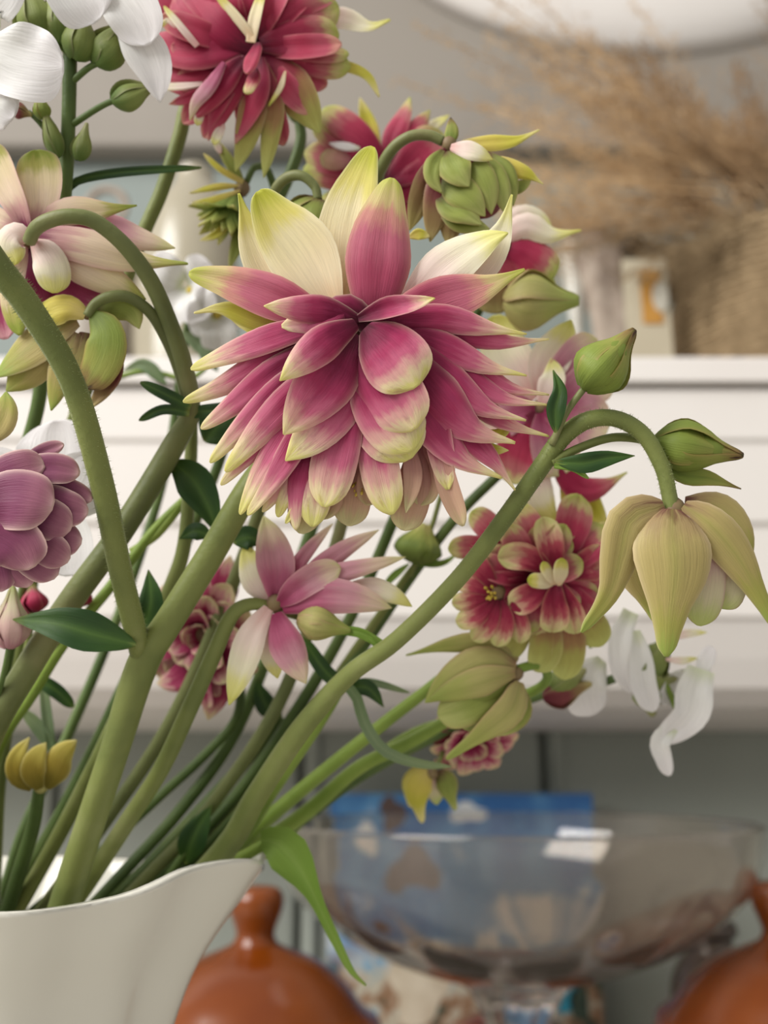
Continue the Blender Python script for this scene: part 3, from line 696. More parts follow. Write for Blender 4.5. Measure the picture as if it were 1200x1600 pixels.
PKS = [
 # rear and upper petals
 ('cr', 96, 'blunt', [(532, 470, -40), (542, 350, -34), (566, 270, -26), (583, 229, -14)], {'cup': .3}),
 ('cr', 112, 'blunt', [(518, 480, -20), (478, 405, -22), (432, 345, -24), (404, 298, -22)], {'cup': .2}),
 ('cr', 66, 'spike', [(455, 470, -34), (420, 425, -38), (392, 365, -42), (373, 302, -40)], {'cup': .45}),
 ('crw', 80, 'lance', [(630, 480, -16), (700, 415, -20), (758, 378, -20), (794, 364, -14)], {'cup': -.3}),
 ('crw', 58, 'spike', [(705, 460, -34), (755, 410, -38), (785, 360, -38), (800, 304, -32)], {'cup': .3}),
 ('pk2', 104, 'blunt', [(582, 505, 8), (590, 420, 4), (598, 350, -4), (613, 278, -8)], {'cup': -.3}),
 ('pk2', 70, 'blunt', [(520, 510, 8), (440, 470, 4), (360, 442, -4), (295, 427, -10)], {'cup': -.25}),
 ('pk2', 76, 'spike', [(610, 500, 6), (690, 470, 2), (760, 448, -4), (820, 421, -10)], {'cup': -.25}),
 ('yg', 44, 'spike', [(470, 512, -26), (410, 500, -28), (350, 482, -28), (303, 489, -26)], {'cup': -.3}),
 ('yg', 40, 'lance', [(470, 530, -30), (410, 512, -32), (360, 498, -32)], {'cup': .2}),
 ('yg', 28, 'spoon', [(650, 520, -26), (700, 500, -28), (742, 478, -28)], {'cup': .2}),
 ('pk', 46, 'lance', [(560, 500, 20), (510, 486, 32), (460, 482, 40), (412, 478, 44)], {'cup': -.5}),
 ('pk', 34, 'lance', [(560, 498, 24), (605, 482, 38), (645, 475, 46), (680, 466, 50)], {'cup': .5}),
 ('pk', 46, 'strap', [(575, 505, 14), (540, 480, 22), (500, 500, 28), (440, 510, 20)], {'cup': -.3}),
 # right fan
 ('pk', 46, 'spike', [(600, 502, 18), (690, 498, 20), (760, 512, 14), (823, 522, 4)], {'cup': -.4}),
 ('pk', 40, 'spike', [(630, 515, 4), (720, 522, 6), (790, 534, 2), (858, 530, -8)], {'cup': -.3}),
 ('pk', 46, 'spike', [(620, 515, 14), (690, 540, 18), (760, 572, 12), (823, 587, 2)], {'cup': -.4}),
 ('pk', 42, 'spike', [(650, 535, 0), (730, 570, 4), (790, 605, 0), (858, 617, -8)], {'cup': -.3}),
 ('pk', 42, 'spike', [(640, 540, 6), (720, 585, 8), (785, 622, 4), (856, 633, -4)], {'cup': -.3}),
 ('pk', 60, 'spike', [(620, 525, 22), (690, 585, 24), (755, 635, 18), (822, 657, 6)], {'cup': -.35}),
 ('pk', 44, 'spike', [(660, 570, -4), (735, 620, 0), (790, 660, -4), (858, 682, -10)], {'cup': -.3}),
 ('pk', 76, 'spike', [(620, 540, 26), (680, 615, 30), (735, 670, 22), (805, 692, 8)], {'cup': -.35}),
 ('yg', 20, 'strap', [(740, 680, -14), (775, 680, -16), (797, 668, -18)], {}),
 ('yg', 24, 'lance', [(720, 680, -10), (760, 700, -12), (795, 704, -14)], {}),
 ('pk', 70, 'spike', [(625, 570, 18), (670, 650, 22), (720, 715, 16), (784, 747, 4)], {'cup': -.35}),
 ('pk', 44, 'spike', [(680, 630, 2), (735, 685, 4), (775, 725, 0), (805, 766, -8)], {'cup': -.3}),
 ('tan', 34, 'spoon', [(672, 620, 10), (686, 700, 12), (700, 760, 10), (724, 822, 6)], {'cup': .5, 'z': 0}),
 ('pk', 44, 'strap', [(668, 600, 12), (682, 670, 14), (692, 720, 12), (700, 765, 10)], {'cup': .5}),
 # right-centre stack
 ('pk', 104, 'round', [(572, 512, 36), (606, 545, 54), (632, 576, 62), (652, 604, 58)], {'cup': -.28}),
 ('pk', 100, 'round', [(566, 530, 26), (598, 595, 42), (628, 640, 50), (648, 671, 46)], {'cup': -.28}),
 ('pk', 98, 'round', [(566, 560, 16), (598, 630, 32), (626, 675, 38), (645, 704, 34)], {'cup': -.28}),
 ('pk', 104, 'round', [(566, 575, 6), (596, 645, 22), (622, 690, 28), (638, 719, 24)], {'cup': -.28}),
 ('pk', 62, 'spoon', [(570, 580, 4), (582, 660, 12), (595, 740, 14), (612, 804, 10)], {'cup': -.35}),
 ('tan', 30, 'lance', [(640, 690, 0), (644, 750, 2), (634, 802, 4)], {'cup': .4}),
 ('tan', 62, 'spoon', [(650, 690, -12), (646, 760, -12), (630, 829, -8)], {'cup': .3, 'wave': .12}),
 ('tan', 50, 'spoon', [(670, 690, -16), (668, 740, -18), (655, 790, -16)], {'cup': .3, 'wave': .1}),
 # left-centre stack
 ('pk', 56, 'lance', [(556, 506, 46), (515, 530, 68), (475, 562, 76), (437, 595, 70)], {'cup': -.3}),
 ('pk', 92, 'lance', [(556, 522, 26), (520, 580, 42), (482, 630, 50), (443, 679, 42)], {'cup': -.25}),
 ('pk', 84, 'lance', [(552, 545, 14), (528, 620, 28), (492, 675, 34), (446, 720, 28)], {'cup': -.25}),
 ('pk', 72, 'spoon', [(554, 570, 8), (540, 650, 18), (522, 720, 22), (506, 792, 16)], {'cup': -.3}),
 ('pk', 52, 'spoon', [(535, 640, 0), (512, 720, 6), (494, 775, 8), (488, 823, 4)], {'cup': -.3}),
 # left fan
 ('pk', 46, 'blunt', [(530, 506, 22), (450, 520, 20), (370, 548, 12), (298, 577, 2)], {'cup': -.4}),
 ('yg', 26, 'blunt', [(470, 535, -22), (420, 552, -24), (378, 570, -26)], {}),
 ('pk', 42, 'blunt', [(510, 520, 12), (430, 555, 10), (350, 602, 2), (286, 628, -8)], {'cup': -.35}),
 ('pk', 46, 'blunt', [(510, 530, 18), (430, 580, 16), (365, 632, 8), (314, 670, -2)], {'cup': -.35}),
 ('pk', 42, 'blunt', [(510, 545, 22), (440, 605, 20), (380, 665, 12), (328, 723, 2)], {'cup': -.35}),
 ('pk', 50, 'blunt', [(520, 555, 28), (455, 620, 28), (400, 680, 20), (352, 737, 8)], {'cup': -.35}),
 ('pk', 36, 'blunt', [(490, 590, 8), (430, 665, 8), (380, 720, 2), (345, 758, -8)], {'cup': -.3}),
 ('pk', 42, 'blunt', [(505, 580, 18), (455, 660, 18), (408, 735, 12), (375, 804, 2)], {'cup': -.35}),
 ('pk', 42, 'blunt', [(515, 590, 24), (475, 670, 24), (430, 745, 18), (387, 805, 6)], {'cup': -.35}),
 ('pk', 42, 'blunt', [(500, 650, 2), (468, 730, 4), (446, 775, 2), (434, 808, -2)], {'cup': -.3}),
 ('pk', 38, 'blunt', [(505, 660, 8), (470, 735, 10), (462, 785, 8), (462, 828, 4)], {'cup': -.4}),
 ('tan', 60, 'spoon', [(510, 660, -8), (488, 750, -8), (470, 834, -8)], {'cup': .3}),
 ('tan', 56, 'spoon', [(520, 680, -14), (515, 750, -16), (500, 812, -16)], {'cup': .3}),
 ('tan', 62, 'spoon', [(556, 680, -22), (552, 760, -20), (545, 822, -16)], {'cup': .3, 'wave': .12}),
 ('tan', 44, 'spoon', [(580, 690, -20), (580, 745, -18), (575, 790, -14)], {'cup': .3, 'wave': .1}),
 ('pk', 34, 'blunt', [(520, 620, 2), (480, 690, 6), (440, 760, 2), (410, 800, -6)], {'cup': -.3}),
 ('pk', 30, 'blunt', [(530, 640, 2), (500, 720, 8), (478, 770, 8), (446, 818, 2)], {'cup': .3}),
 ('deep', 40, 'lance', [(560, 540, -4), (520, 640, -6), (470, 740, -12)], {'cup': -.3}),
 ('deep', 40, 'lance', [(566, 540, -4), (580, 640, -8), (575, 740, -14)], {'cup': -.3}),
 ('deep', 40, 'lance', [(570, 540, -4), (640, 620, -6), (690, 720, -12)], {'cup': -.3}),
 ('deep', 40, 'lance', [(560, 530, 0), (490, 590, -4), (420, 660, -10)], {'cup': -.3}),
 ('deep', 40, 'lance', [(572, 530, 0), (660, 570, -4), (740, 620, -12)], {'cup': -.3}),
]
TWK = .5
traced(b, D, PKS)
TWK = 1.0
rr_ = random.Random(11)
for i in range(26):              # the shaded inner whorls behind the front petals
    a = math.radians(200 - 220 * i / 25 + rr_.uniform(-4, 4)); l = rr_.uniform(150, 215) * (1 if math.sin(a) > .1 else .75)
    if math.sin(a) < 0: l *= .85
    tx, ty = 560 + l * math.cos(a), 520 + l * 1.12 * math.sin(a)
    traced(b, D, [('pk', 44, 'lance', [(560 + 12 * math.cos(a), 520 + 10 * math.sin(a), -6), ((560 + tx) / 2, (520 + ty) / 2, -8), (tx, ty, -22)], {'cup': -.3})])
blossom(A, (566, 742, -30), D, 12, (0, 1, .3), 'seed_head', 'stamen', 26, 34)

# ---------- B: crimson flower at the top
D = .182
B = plant('columbine', 'crimson double columbine facing forward with olive-green lower petals, high above the others')
stem(B, [(320, 120, .190, 20), (292, 165, .190, 22), (280, 215, .190, 23), (252, 300, .190, 23), (224, 365, .190, 23), (185, 470, .192, 23), (145, 580, .194, 23), (104, 690, .196, 23), (64, 820, .198, 24), (34, 1000, .2, 24), (0, 1200, .203, 24), (-10, 1370, .205, 24)])
b = blossom(B, (392, 75, -20), D, 26, (0, .2, 1), mat='receptacle')
traced(b, D, [
 ('crw', 48, 'spike', [(480, 40, -30), (530, 30, -32), (575, 42, -34), (610, 31, -34)]),
 ('yg', 22, 'lance', [(500, 95, -22), (545, 105, -24), (575, 120, -26), (593, 152, -26)]),
 ('crim', 66, 'spoon', [(404, 60, 4), (450, 35, 10), (490, 20, 4), (530, 12, -8)], {'cup': -.3}),
 ('crim', 54, 'spoon', [(406, 66, 8), (450, 55, 12), (490, 52, 4), (530, 56, -8)], {'cup': -.3}),
 ('crim', 44, 'spoon', [(410, 75, 6), (460, 74, 10), (505, 78, 2), (545, 84, -10)], {'cup': -.3}),
 ('crim', 46, 'spoon', [(410, 82, 0), (460, 92, 4), (505, 98, -4), (548, 104, -14)], {'cup': -.3}),
 ('crimo', 66, 'lance', [(412, 90, 0), (445, 125, 6), (475, 165, 0), (500, 208, -12)], {'cup': -.3}),
 ('crimo', 38, 'lance', [(412, 100, 8), (425, 160, 10), (420, 220, 0), (412, 278, -10)], {'cup': -.35}),
 ('crimo', 44, 'lance', [(405, 105, 4), (398, 160, 8), (385, 215, 0), (368, 268, -12)], {'cup': -.35}),
 ('crim2', 52, 'lance', [(405, 90, 14), (400, 130, 18), (385, 175, 10), (368, 225, 0)], {'cup': -.35}),
 ('crim2', 40, 'lance', [(385, 90, 18), (365, 130, 22), (345, 170, 14), (325, 220, 2)], {'cup': -.35}),
 ('crim2', 42, 'lance', [(380, 92, 22), (350, 125, 28), (322, 160, 20), (300, 188, 8)], {'cup': -.35}),
 ('crim2', 38, 'lance', [(376, 90, 14), (350, 140, 16), (332, 180, 10), (318, 214, 0)], {'cup': -.35}),
 ('ppk', 26, 'lance', [(350, 98, 34), (325, 135, 36), (305, 160, 30), (297, 188, 20)], {'cup': -.35}),
 ('crim2', 66, 'lance', [(380, 75, 10), (330, 80, 16), (270, 76, 6), (215, 62, -8)], {'cup': -.3}),
 ('crim2', 50, 'lance', [(375, 85, 6), (330, 102, 10), (285, 112, 2), (240, 108, -10)], {'cup': -.3}),
 ('crim2', 46, 'lance', [(375, 92, 4), (335, 118, 6), (300, 132, 0), (262, 140, -10)], {'cup': -.3}),
 ('crw', 13, 'lance', [(330, 130, 10), (270, 136, 8), (212, 134, -4)]),
 ('crim2', 20, 'lance', [(340, 140, 6), (300, 152, 4), (264, 163, -4)]),
 ('crim2', 92, 'spoon', [(394, 82, 14), (345, 55, 24), (310, 25, 16), (275, -10, 4)], {'cup': -.3}),
 ('crim2', 56, 'spoon', [(370, 60, -10), (310, 20, -6), (265, 0, -10), (220, -35, -18)], {'cup': -.3}),
 ('crw', 13, 'strap', [(308, 72, 34), (285, 45, 40), (256, 10, 36)]),
 ('crw', 8, 'strap', [(275, 42, 34), (262, 32, 34), (252, 42, 34)]),
 ('cr', 15, 'strap', [(396, 62, 30), (372, 30, 34), (335, -12, 30)]),
 ('cr', 20, 'strap', [(392, 66, 30), (398, 30, 34), (412, -20, 30)]),
 ('crim2', 56, 'spoon', [(392, 60, 10), (385, 20, 14), (372, -15, 8), (360, -50, 0)], {'cup': -.3}),
 ('crim2', 60, 'spoon', [(398, 58, 10), (425, 15, 14), (445, -15, 8), (460, -50, 0)], {'cup': -.3}),
 ('crim2', 60, 'spoon', [(402, 56, 2), (450, 5, 4), (490, -10, 0), (525, -22, -8)], {'cup': -.3}),
 ('crim2', 26, 'round', [(404, 68, 40), (396, 88, 50), (385, 116, 48)], {'cup': -.5}),
 ('rc', 24, 'round', [(400, 108, 34), (394, 126, 40), (384, 147, 38)], {'cup': -.5}),
 ('cr', 10, 'lance', [(446, 112, 20), (438, 138, 24), (420, 166, 22)]),
 ('crw', 16, 'round', [(350, 195, 6), (342, 208, 8), (334, 226, 6)]),
 ('crw', 14, 'round', [(318, 168, 10), (312, 180, 10), (308, 196, 10)]),
], tilt=.45)
rosette(b, (392, 75, -26), D, (0, .1, 1), [(16, 150, 84, 40, 'crim2', 'spoon', 0)])
# ---------- C: crimson flower behind the big one
D = .205
C_ = plant('columbine', 'crimson columbine with yellow-green tips, half hidden behind the big pink flower and the green bud')
stem(C_, [(600, 270, .21, 16), (590, 340, .213, 18), (560, 520, .215, 20), (520, 720, .216, 20), (440, 960, .216, 20), (370, 1140, .215, 20), (280, 1268, .212, 20), (185, 1372, .208, 20)], 'stemd')
b = blossom(C_, (602, 262, -14), D, 22, (-.2, -.2, 1))
traced(b, D, [
 ('yg', 26, 'lance', [(592, 235, -20), (576, 195, -22), (562, 153, -24)]),
 ('crim', 50, 'spoon', [(602, 262, 4), (575, 225, 8), (545, 200, 4), (505, 170, -6)], {'cup': -.3}),
 ('crim', 44, 'spoon', [(600, 268, 8), (565, 245, 12), (530, 222, 6), (492, 190, -4)], {'cup': -.3}),
 ('crim', 36, 'lance', [(604, 255, 2), (612, 220, 4), (628, 185, 0), (641, 152, -6)], {'cup': -.3}),
 ('crim', 36, 'lance', [(612, 258, 2), (635, 225, 4), (655, 195, 0), (672, 172, -6)], {'cup': -.3}),
 ('crw', 22, 'lance', [(640, 240, -12), (668, 205, -14), (702, 180, -16)]),
 ('crim', 56, 'round', [(596, 272, 8), (555, 255, 12), (515, 244, 6), (476, 238, -4)], {'cup': -.3}),
 ('crim', 52, 'round', [(596, 280, 4), (555, 276, 8), (515, 268, 2), (474, 266, -6)], {'cup': -.3}),
 ('tan', 34, 'round', [(548, 250, 22), (522, 248, 24), (500, 245, 20)]),
 ('white', 15, 'lance', [(562, 232, 26), (535, 228, 28), (514, 224, 24)]),
 ('crim', 76, 'spoon', [(606, 285, 6), (640, 262, 8), (665, 240, 2), (694, 210, -8)], {'cup': -.3}),
 ('crim', 76, 'spoon', [(606, 290, 0), (635, 290, 4), (665, 285, 0), (700, 265, -8)], {'cup': -.3}),
 ('crim', 70, 'spoon', [(600, 285, 0), (610, 310, 2), (620, 335, 0), (640, 360, -8)], {'cup': -.3}),
 ('crim', 60, 'spoon', [(598, 285, 0), (570, 305, 2), (540, 315, 0), (500, 312, -8)], {'cup': -.3}),
])
# ---------- D: green half-open nodding flower
D = .170
G_ = plant('columbine', 'green nodding columbine bud with overlapping scale-like petals and two outstretched yellow sepals')
stem(G_, [(692, 221, .170, 16), (672, 212, .170, 17), (645, 212, .170, 17), (618, 228, .171, 18), (598, 258, .173, 19), (588, 300, .177, 20), (580, 480, .19, 20), (560, 700, .195, 20), (510, 900, .197, 20), (430, 1110, .2, 22), (310, 1285, .203, 22), (235, 1365, .203, 22)], 'stemo')
b = blossom(G_, (702, 226, 0), D, 14, (.5, 1, 0))
v, f = ellipsoid_vf(Q((742, 285, -14), D), V((.5, 1, .1)), 60 * D / F, 46 * D / F, 16, 12); mesh('flower_body', v, f, 'mar', b, Q((742, 285, -14), D), True, [(.3, .5)] * len(v))
traced(b, D, [
 ('budg', 22, 'lance', [(700, 228, 6), (706, 206, 4), (704, 184, 0)]),
 ('yg', 28, 'spike', [(722, 226, -8), (765, 224, -6), (805, 220, -6), (843, 203, -4)], {'cup': -.4}),
 ('yg', 26, 'spike', [(780, 250, 0), (805, 264, 4), (825, 272, 4), (849, 288, 2)], {'cup': -.4}),
 ('mar', 46, 'lance', [(700, 235, 2), (675, 275, 8), (655, 315, 6), (640, 360, -4)], {'cup': -.3}),
 ('mar', 50, 'lance', [(705, 245, 6), (690, 295, 16), (680, 335, 12), (672, 378, 0)], {'cup': -.3}),
 ('mar', 50, 'lance', [(725, 280, 6), (712, 320, 16), (705, 350, 12), (700, 385, 0)], {'cup': -.3}),
 ('grn', 34, 'lance', [(760, 240, 0), (785, 262, 14), (798, 290, 16), (802, 322, 6)], {'cup': -.35}),
 ('grn', 40, 'lance', [(740, 240, 6), (765, 265, 24), (782, 295, 28), (790, 335, 18)], {'cup': -.35}),
 ('grn', 44, 'lance', [(722, 238, 10), (745, 265, 32), (762, 295, 36), (768, 335, 26)], {'cup': -.35}),
 ('grn', 52, 'lance', [(690, 275, 12), (715, 295, 32), (738, 315, 38), (758, 338, 32)], {'cup': -.35}),
 ('grn', 44, 'lance', [(686, 310, 16), (705, 325, 30), (730, 335, 36), (752, 352, 32)], {'cup': -.35}),
 ('grn', 34, 'lance', [(690, 330, 10), (715, 345, 24), (740, 352, 28), (765, 358, 22)], {'cup': -.35}),
 ('grn', 52, 'lance', [(700, 238, 18), (708, 255, 36), (718, 272, 44), (733, 292, 42)], {'cup': -.35}),
 ('grn', 30, 'lance', [(692, 236, 18), (678, 258, 30), (676, 280, 34), (690, 302, 32)], {'cup': -.4}),
 ('crw', 30, 'lance', [(705, 230, 22), (728, 234, 34), (748, 240, 38), (770, 250, 34)], {'cup': -.4}),
 ('grn', 22, 'lance', [(790, 290, -6), (805, 295, -4), (830, 282, -8)]),
 ('yg', 18, 'lance', [(640, 370, 6), (655, 366, 8), (672, 370, 6)]),
])
# ---------- E/F: cream-mauve flower seen from behind with two green buds
D = .163
E = plant('columbine', 'cream and mauve columbine seen from behind on a hooked stalk, green buds hanging below')
stem(E, [(46, 376, .160, 22), (56, 357, .158, 23), (78, 344, .157, 24), (112, 338, .157, 24), (150, 347, .158, 25), (196, 385, .160, 26), (236, 440, .163, 27), (265, 505, .166, 27), (287, 570, .169, 28), (298, 640, .172, 29), (272, 695, .173, 36), (190, 830, .172, 38), (110, 940, .172, 40), (40, 1050, .173, 42), (-20, 1160, .176, 42), (-50, 1300, .18, 42)], 'stemo')
stem(E, [(136, 494, .162, 15), (150, 474, .162, 17), (175, 463, .162, 18), (205, 466, .163, 18), (238, 492, .165, 19), (265, 540, .168, 19), (284, 590, .170, 20), (297, 645, .172, 20)], 'stemo', False)
leaf(E, [(298, 636, 4), (262, 618, 8), (219, 597, 0)], .170, 20, 'leafd', 'strap')
leaf(E, [(296, 645, 4), (255, 640, 8), (217, 657, 0)], .170, 16, 'leafd', 'strap')
leaf(E, [(300, 645, 4), (345, 640, 6), (380, 632, 0)], .172, 22, 'leafd', 'strap')
b = blossom(E, (46, 374, 0), D, 15, (-.3, .6, -.5))
traced(b, D, [
 ('deep', 80, 'spoon', [(50, 380, -30), (40, 430, -26), (45, 470, -24), (60, 510, -24)]),
 ('deep', 80, 'spoon', [(55, 380, -32), (95, 420, -30), (130, 450, -28), (170, 480, -28)]),
 ('deep', 70, 'spoon', [(40, 380, -30), (10, 430, -26), (0, 480, -24), (10, 530, -24)]),
 ('ecp', 56, 'spoon', [(44, 362, 4), (26, 318, 10), (8, 280, 4), (-14, 228, -6)], {'cup': .35}),
 ('ecp', 70, 'spoon', [(50, 360, -6), (62, 318, 0), (62, 275, -4), (57, 234, -12)], {'cup': .35}),
 ('ecp', 40, 'spoon', [(40, 364, 0), (15, 350, 4), (-10, 340, 0), (-50, 330, -6)]),
 ('ecp', 44, 'spike', [(58, 352, -8), (110, 330, -2), (160, 328, -6), (214, 321, -14)], {'cup': -.3}),
 ('ppk', 46, 'lance', [(90, 350, -22), (160, 352, -20), (215, 372, -22), (274, 388, -28)], {'cup': -.3}),
 ('ecp', 58, 'spike', [(56, 368, 8), (130, 382, 14), (210, 405, 8), (294, 412, -4)], {'cup': -.35}),
 ('ecp', 60, 'lance', [(60, 376, -4), (110, 405, 4), (165, 435, 0), (228, 468, -10)], {'cup': -.3}),
 ('crw', 50, 'round', [(46, 372, 18), (24, 366, 26), (12, 385, 26), (24, 414, 20)], {'cup': -.3}),
 ('crw', 54, 'round', [(52, 378, 16), (70, 398, 26), (82, 424, 26), (86, 458, 18)], {'cup': -.3}),
 ('ecp', 46, 'round', [(38, 380, 0), (20, 430, 8), (18, 470, 6), (32, 524, 0)], {'cup': -.3}),
])
b = blossom(E, (136, 490, 0), D, 10, (.2, 1, 0), 'bud')
traced(b, D, [
 ('yg', 50, 'lance', [(134, 492, 6), (105, 480, 10), (75, 490, 8), (45, 520, 0)], {'cup': -.4}),
 ('jade', 64, 'lance', [(120, 500, -6), (80, 520, -2), (40, 550, -4), (-8, 590, -10)], {'cup': -.3}),
 ('jade', 70, 'lance', [(100, 520, -14), (60, 555, -10), (40, 580, -12), (10, 612, -16)], {'cup': -.3}),
 ('budg', 66, 'round', [(146, 490, 8), (165, 520, 20), (160, 560, 20), (134, 606, 8)], {'cup': -.45}),
 ('grn', 44, 'lance', [(146, 484, -10), (180, 478, -8), (205, 488, -10), (218, 514, -14)], {'cup': -.3}),
 ('mar', 30, 'lance', [(186, 540, 2), (180, 580, 4), (162, 610, 2), (138, 640, -2)], {'cup': .4}),
 ('jade', 44, 'lance', [(120, 520, -6), (100, 565, -2), (90, 600, -4), (80, 642, -8)], {'cup': -.4}),
 ('jade', 60, 'lance', [(135, 520, -10), (128, 560, -8), (120, 600, -8), (110, 630, -12)], {'cup': -.4}),
])
# ---------- H: mauve pompon
D = .152
H = plant('columbine', 'mauve pompon columbine with rounded pale-edged petals beside the thick arching stalk')
stem(H, [(-30, 800, .158, 22), (-70, 830, .162, 24), (-90, 950, .17, 26), (-80, 1150, .18, 26), (-60, 1340, .19, 26)])
b = blossom(H, (-10, 800, -10), D, 30, (1, .2, .6))
traced(b, D, [
 ('purp', 26, 'spoon', [(15, 745, -10), (45, 720, -6), (70, 705, -8), (100, 694, -12)]),
 ('purp', 50, 'spoon', [(-10, 760, 0), (40, 738, 6), (85, 732, 4), (125, 740, -4)], {'cup': -.3}),
 ('purp', 34, 'spoon', [(40, 760, -10), (80, 755, -8), (110, 765, -10), (144, 782, -16)], {'cup': -.3}),
 ('purp', 60, 'round', [(20, 790, -4), (70, 785, 2), (105, 795, 0), (138, 800, -8)], {'cup': -.3}),
 ('purp', 66, 'round', [(10, 800, 4), (55, 805, 12), (85, 815, 10), (112, 825, 2)], {'cup': -.35}),
 ('purp', 60, 'round', [(20, 815, -8), (70, 830, -2), (100, 842, -6), (128, 846, -12)], {'cup': -.3}),
 ('purp', 60, 'round', [(10, 820, -2), (55, 845, 4), (82, 862, 2), (108, 876, -6)], {'cup': -.3}),
 ('purp', 60, 'round', [(0, 830, -6), (40, 860, 0), (62, 880, -2), (88, 902, -10)], {'cup': -.3}),
 ('purp', 60, 'round', [(-10, 840, -8), (15, 875, -2), (30, 895, -4), (45, 917, -10)], {'cup': -.3}),
 ('purp', 60, 'round', [(-20, 850, -2), (-10, 885, 2), (-5, 905, 0), (0, 925, -6)], {'cup': -.3}),
 ('purp', 96, 'round', [(-40, 790, 20), (10, 780, 34), (50, 782, 36), (84, 790, 28)], {'cup': -.35}),
 ('purp', 92, 'round', [(-40, 815, 14), (-5, 835, 28), (28, 855, 30), (50, 888, 22)], {'cup': -.35}),
 ('purp', 60, 'round', [(-40, 770, 4), (0, 745, 14), (40, 730, 14), (70, 725, 6)], {'cup': -.3}),
 ('jade', 50, 'lance', [(-20, 690, -10), (0, 660, -6), (8, 640, -6), (10, 612, -10)], {'cup': -.3}),
])
# ---------- I/J/K/L: the arching stalk at the right
D = .150
J = plant('columbine', 'arching stalk with a nodding jade-cream flower, two closed green buds and dark leaflets')
stem(J, [(1049, 800, .150, 26), (1045, 770, .150, 24), (1034, 728, .150, 25), (1006, 680, .150, 26), (965, 655, .150, 27), (920, 656, .150, 28), (880, 682, .151, 30), (845, 730, .152, 30), (790, 808, .155, 29), (715, 905, .160, 28), (620, 1000, .166, 28), (545, 1055, .171, 30), (470, 1140, .176, 36), (400, 1245, .182, 38), (345, 1335, .188, 40)])
stem(J, [(862, 695, .150, 12), (885, 645, .149, 11), (916, 602, .148, 11)], 'stemo', False)
stem(J, [(862, 722, .151, 15), (905, 700, .151, 14), (955, 684, .152, 14), (1000, 686, .153, 14), (1032, 696, .153, 13)], 'stem', False)
hairs(J, [(1045, 770, .150, 24), (1034, 728, .150, 25), (1006, 680, .150, 26), (965, 655, .150, 27), (920, 656, .150, 28), (880, 682, .151, 30), (845, 730, .152, 30), (790, 808, .155, 29), (715, 905, .160, 28)], 1200, .0004)
leaf(J, [(868, 676, 8), (868, 640, 14), (874, 610, 12), (864, 578, 6)], .149, 30)
leaf(J, [(868, 722, 8), (910, 724, 12), (950, 716, 10), (992, 712, 4)], .150, 32)
leaf(J, [(866, 728, 8), (895, 732, 10), (920, 748, 6)], .150, 10, 'leafb', 'strap')
bud(J, (912, 606, 0), (992, 514, 10), .148, 38, 'budg', 5)
bud(J, (1024, 690, -6), (1162, 712, 6), .153, 36, 'budg', 5, spin=.9)
leaf(J, [(1030, 722, 0), (1070, 742, 4), (1110, 748, 2), (1158, 764, -4)], .153, 30, 'budg', 'spike')
b = blossom(J, (1052, 798, -4), D, 22, (0, 1, 0))
v, f = ellipsoid_vf(Q((1062, 850, -16), D), V((0, 1, 0)), 62 * D / F, 52 * D / F, 16, 12); mesh('flower_body', v, f, 'jadep', b, Q((1062, 850, -16), D), True, [(.3, .5)] * len(v))
traced(b, D, [
 ('jade', 60, 'sepal', [(1000, 840, -34), (995, 890, -30), (1010, 930, -28), (1028, 975, -28)], {'cup': -.3}),
 ('jade', 62, 'lance', [(1070, 786, -30), (1120, 795, -26), (1155, 830, -26), (1170, 890, -30)], {'cup': -.35}),
 ('jadep', 60, 'spoon', [(1095, 840, 0), (1110, 880, 10), (1105, 925, 10), (1092, 978, 4)], {'cup': -.35}),
 ('jadep', 56, 'spoon', [(1110, 850, -14), (1135, 890, -8), (1140, 920, -8), (1124, 950, -12)], {'cup': -.35, 'wave': .12}),
 ('grn', 44, 'spoon', [(1075, 880, -14), (1085, 920, -12), (1075, 950, -14)], {'cup': -.3}),
 ('grn', 40, 'spoon', [(1130, 880, -20), (1150, 910, -18), (1160, 930, -20)], {'cup': -.3}),
 ('jade', 70, 'sepal', [(1036, 790, 10), (985, 812, 22), (968, 870, 18), (950, 930, 6), (908, 988, -8)], {'cup': -.45}),
 ('jade', 64, 'sepal', [(1068, 790, 12), (1110, 820, 28), (1150, 868, 24), (1180, 920, 14), (1215, 985, 4)], {'cup': -.5}),
 ('jade', 118, 'sepal', [(1050, 797, 18), (1050, 840, 40), (1054, 890, 44), (1048, 950, 40), (1041, 1026, 32)], {'cup': -.45}),
], tilt=.12)
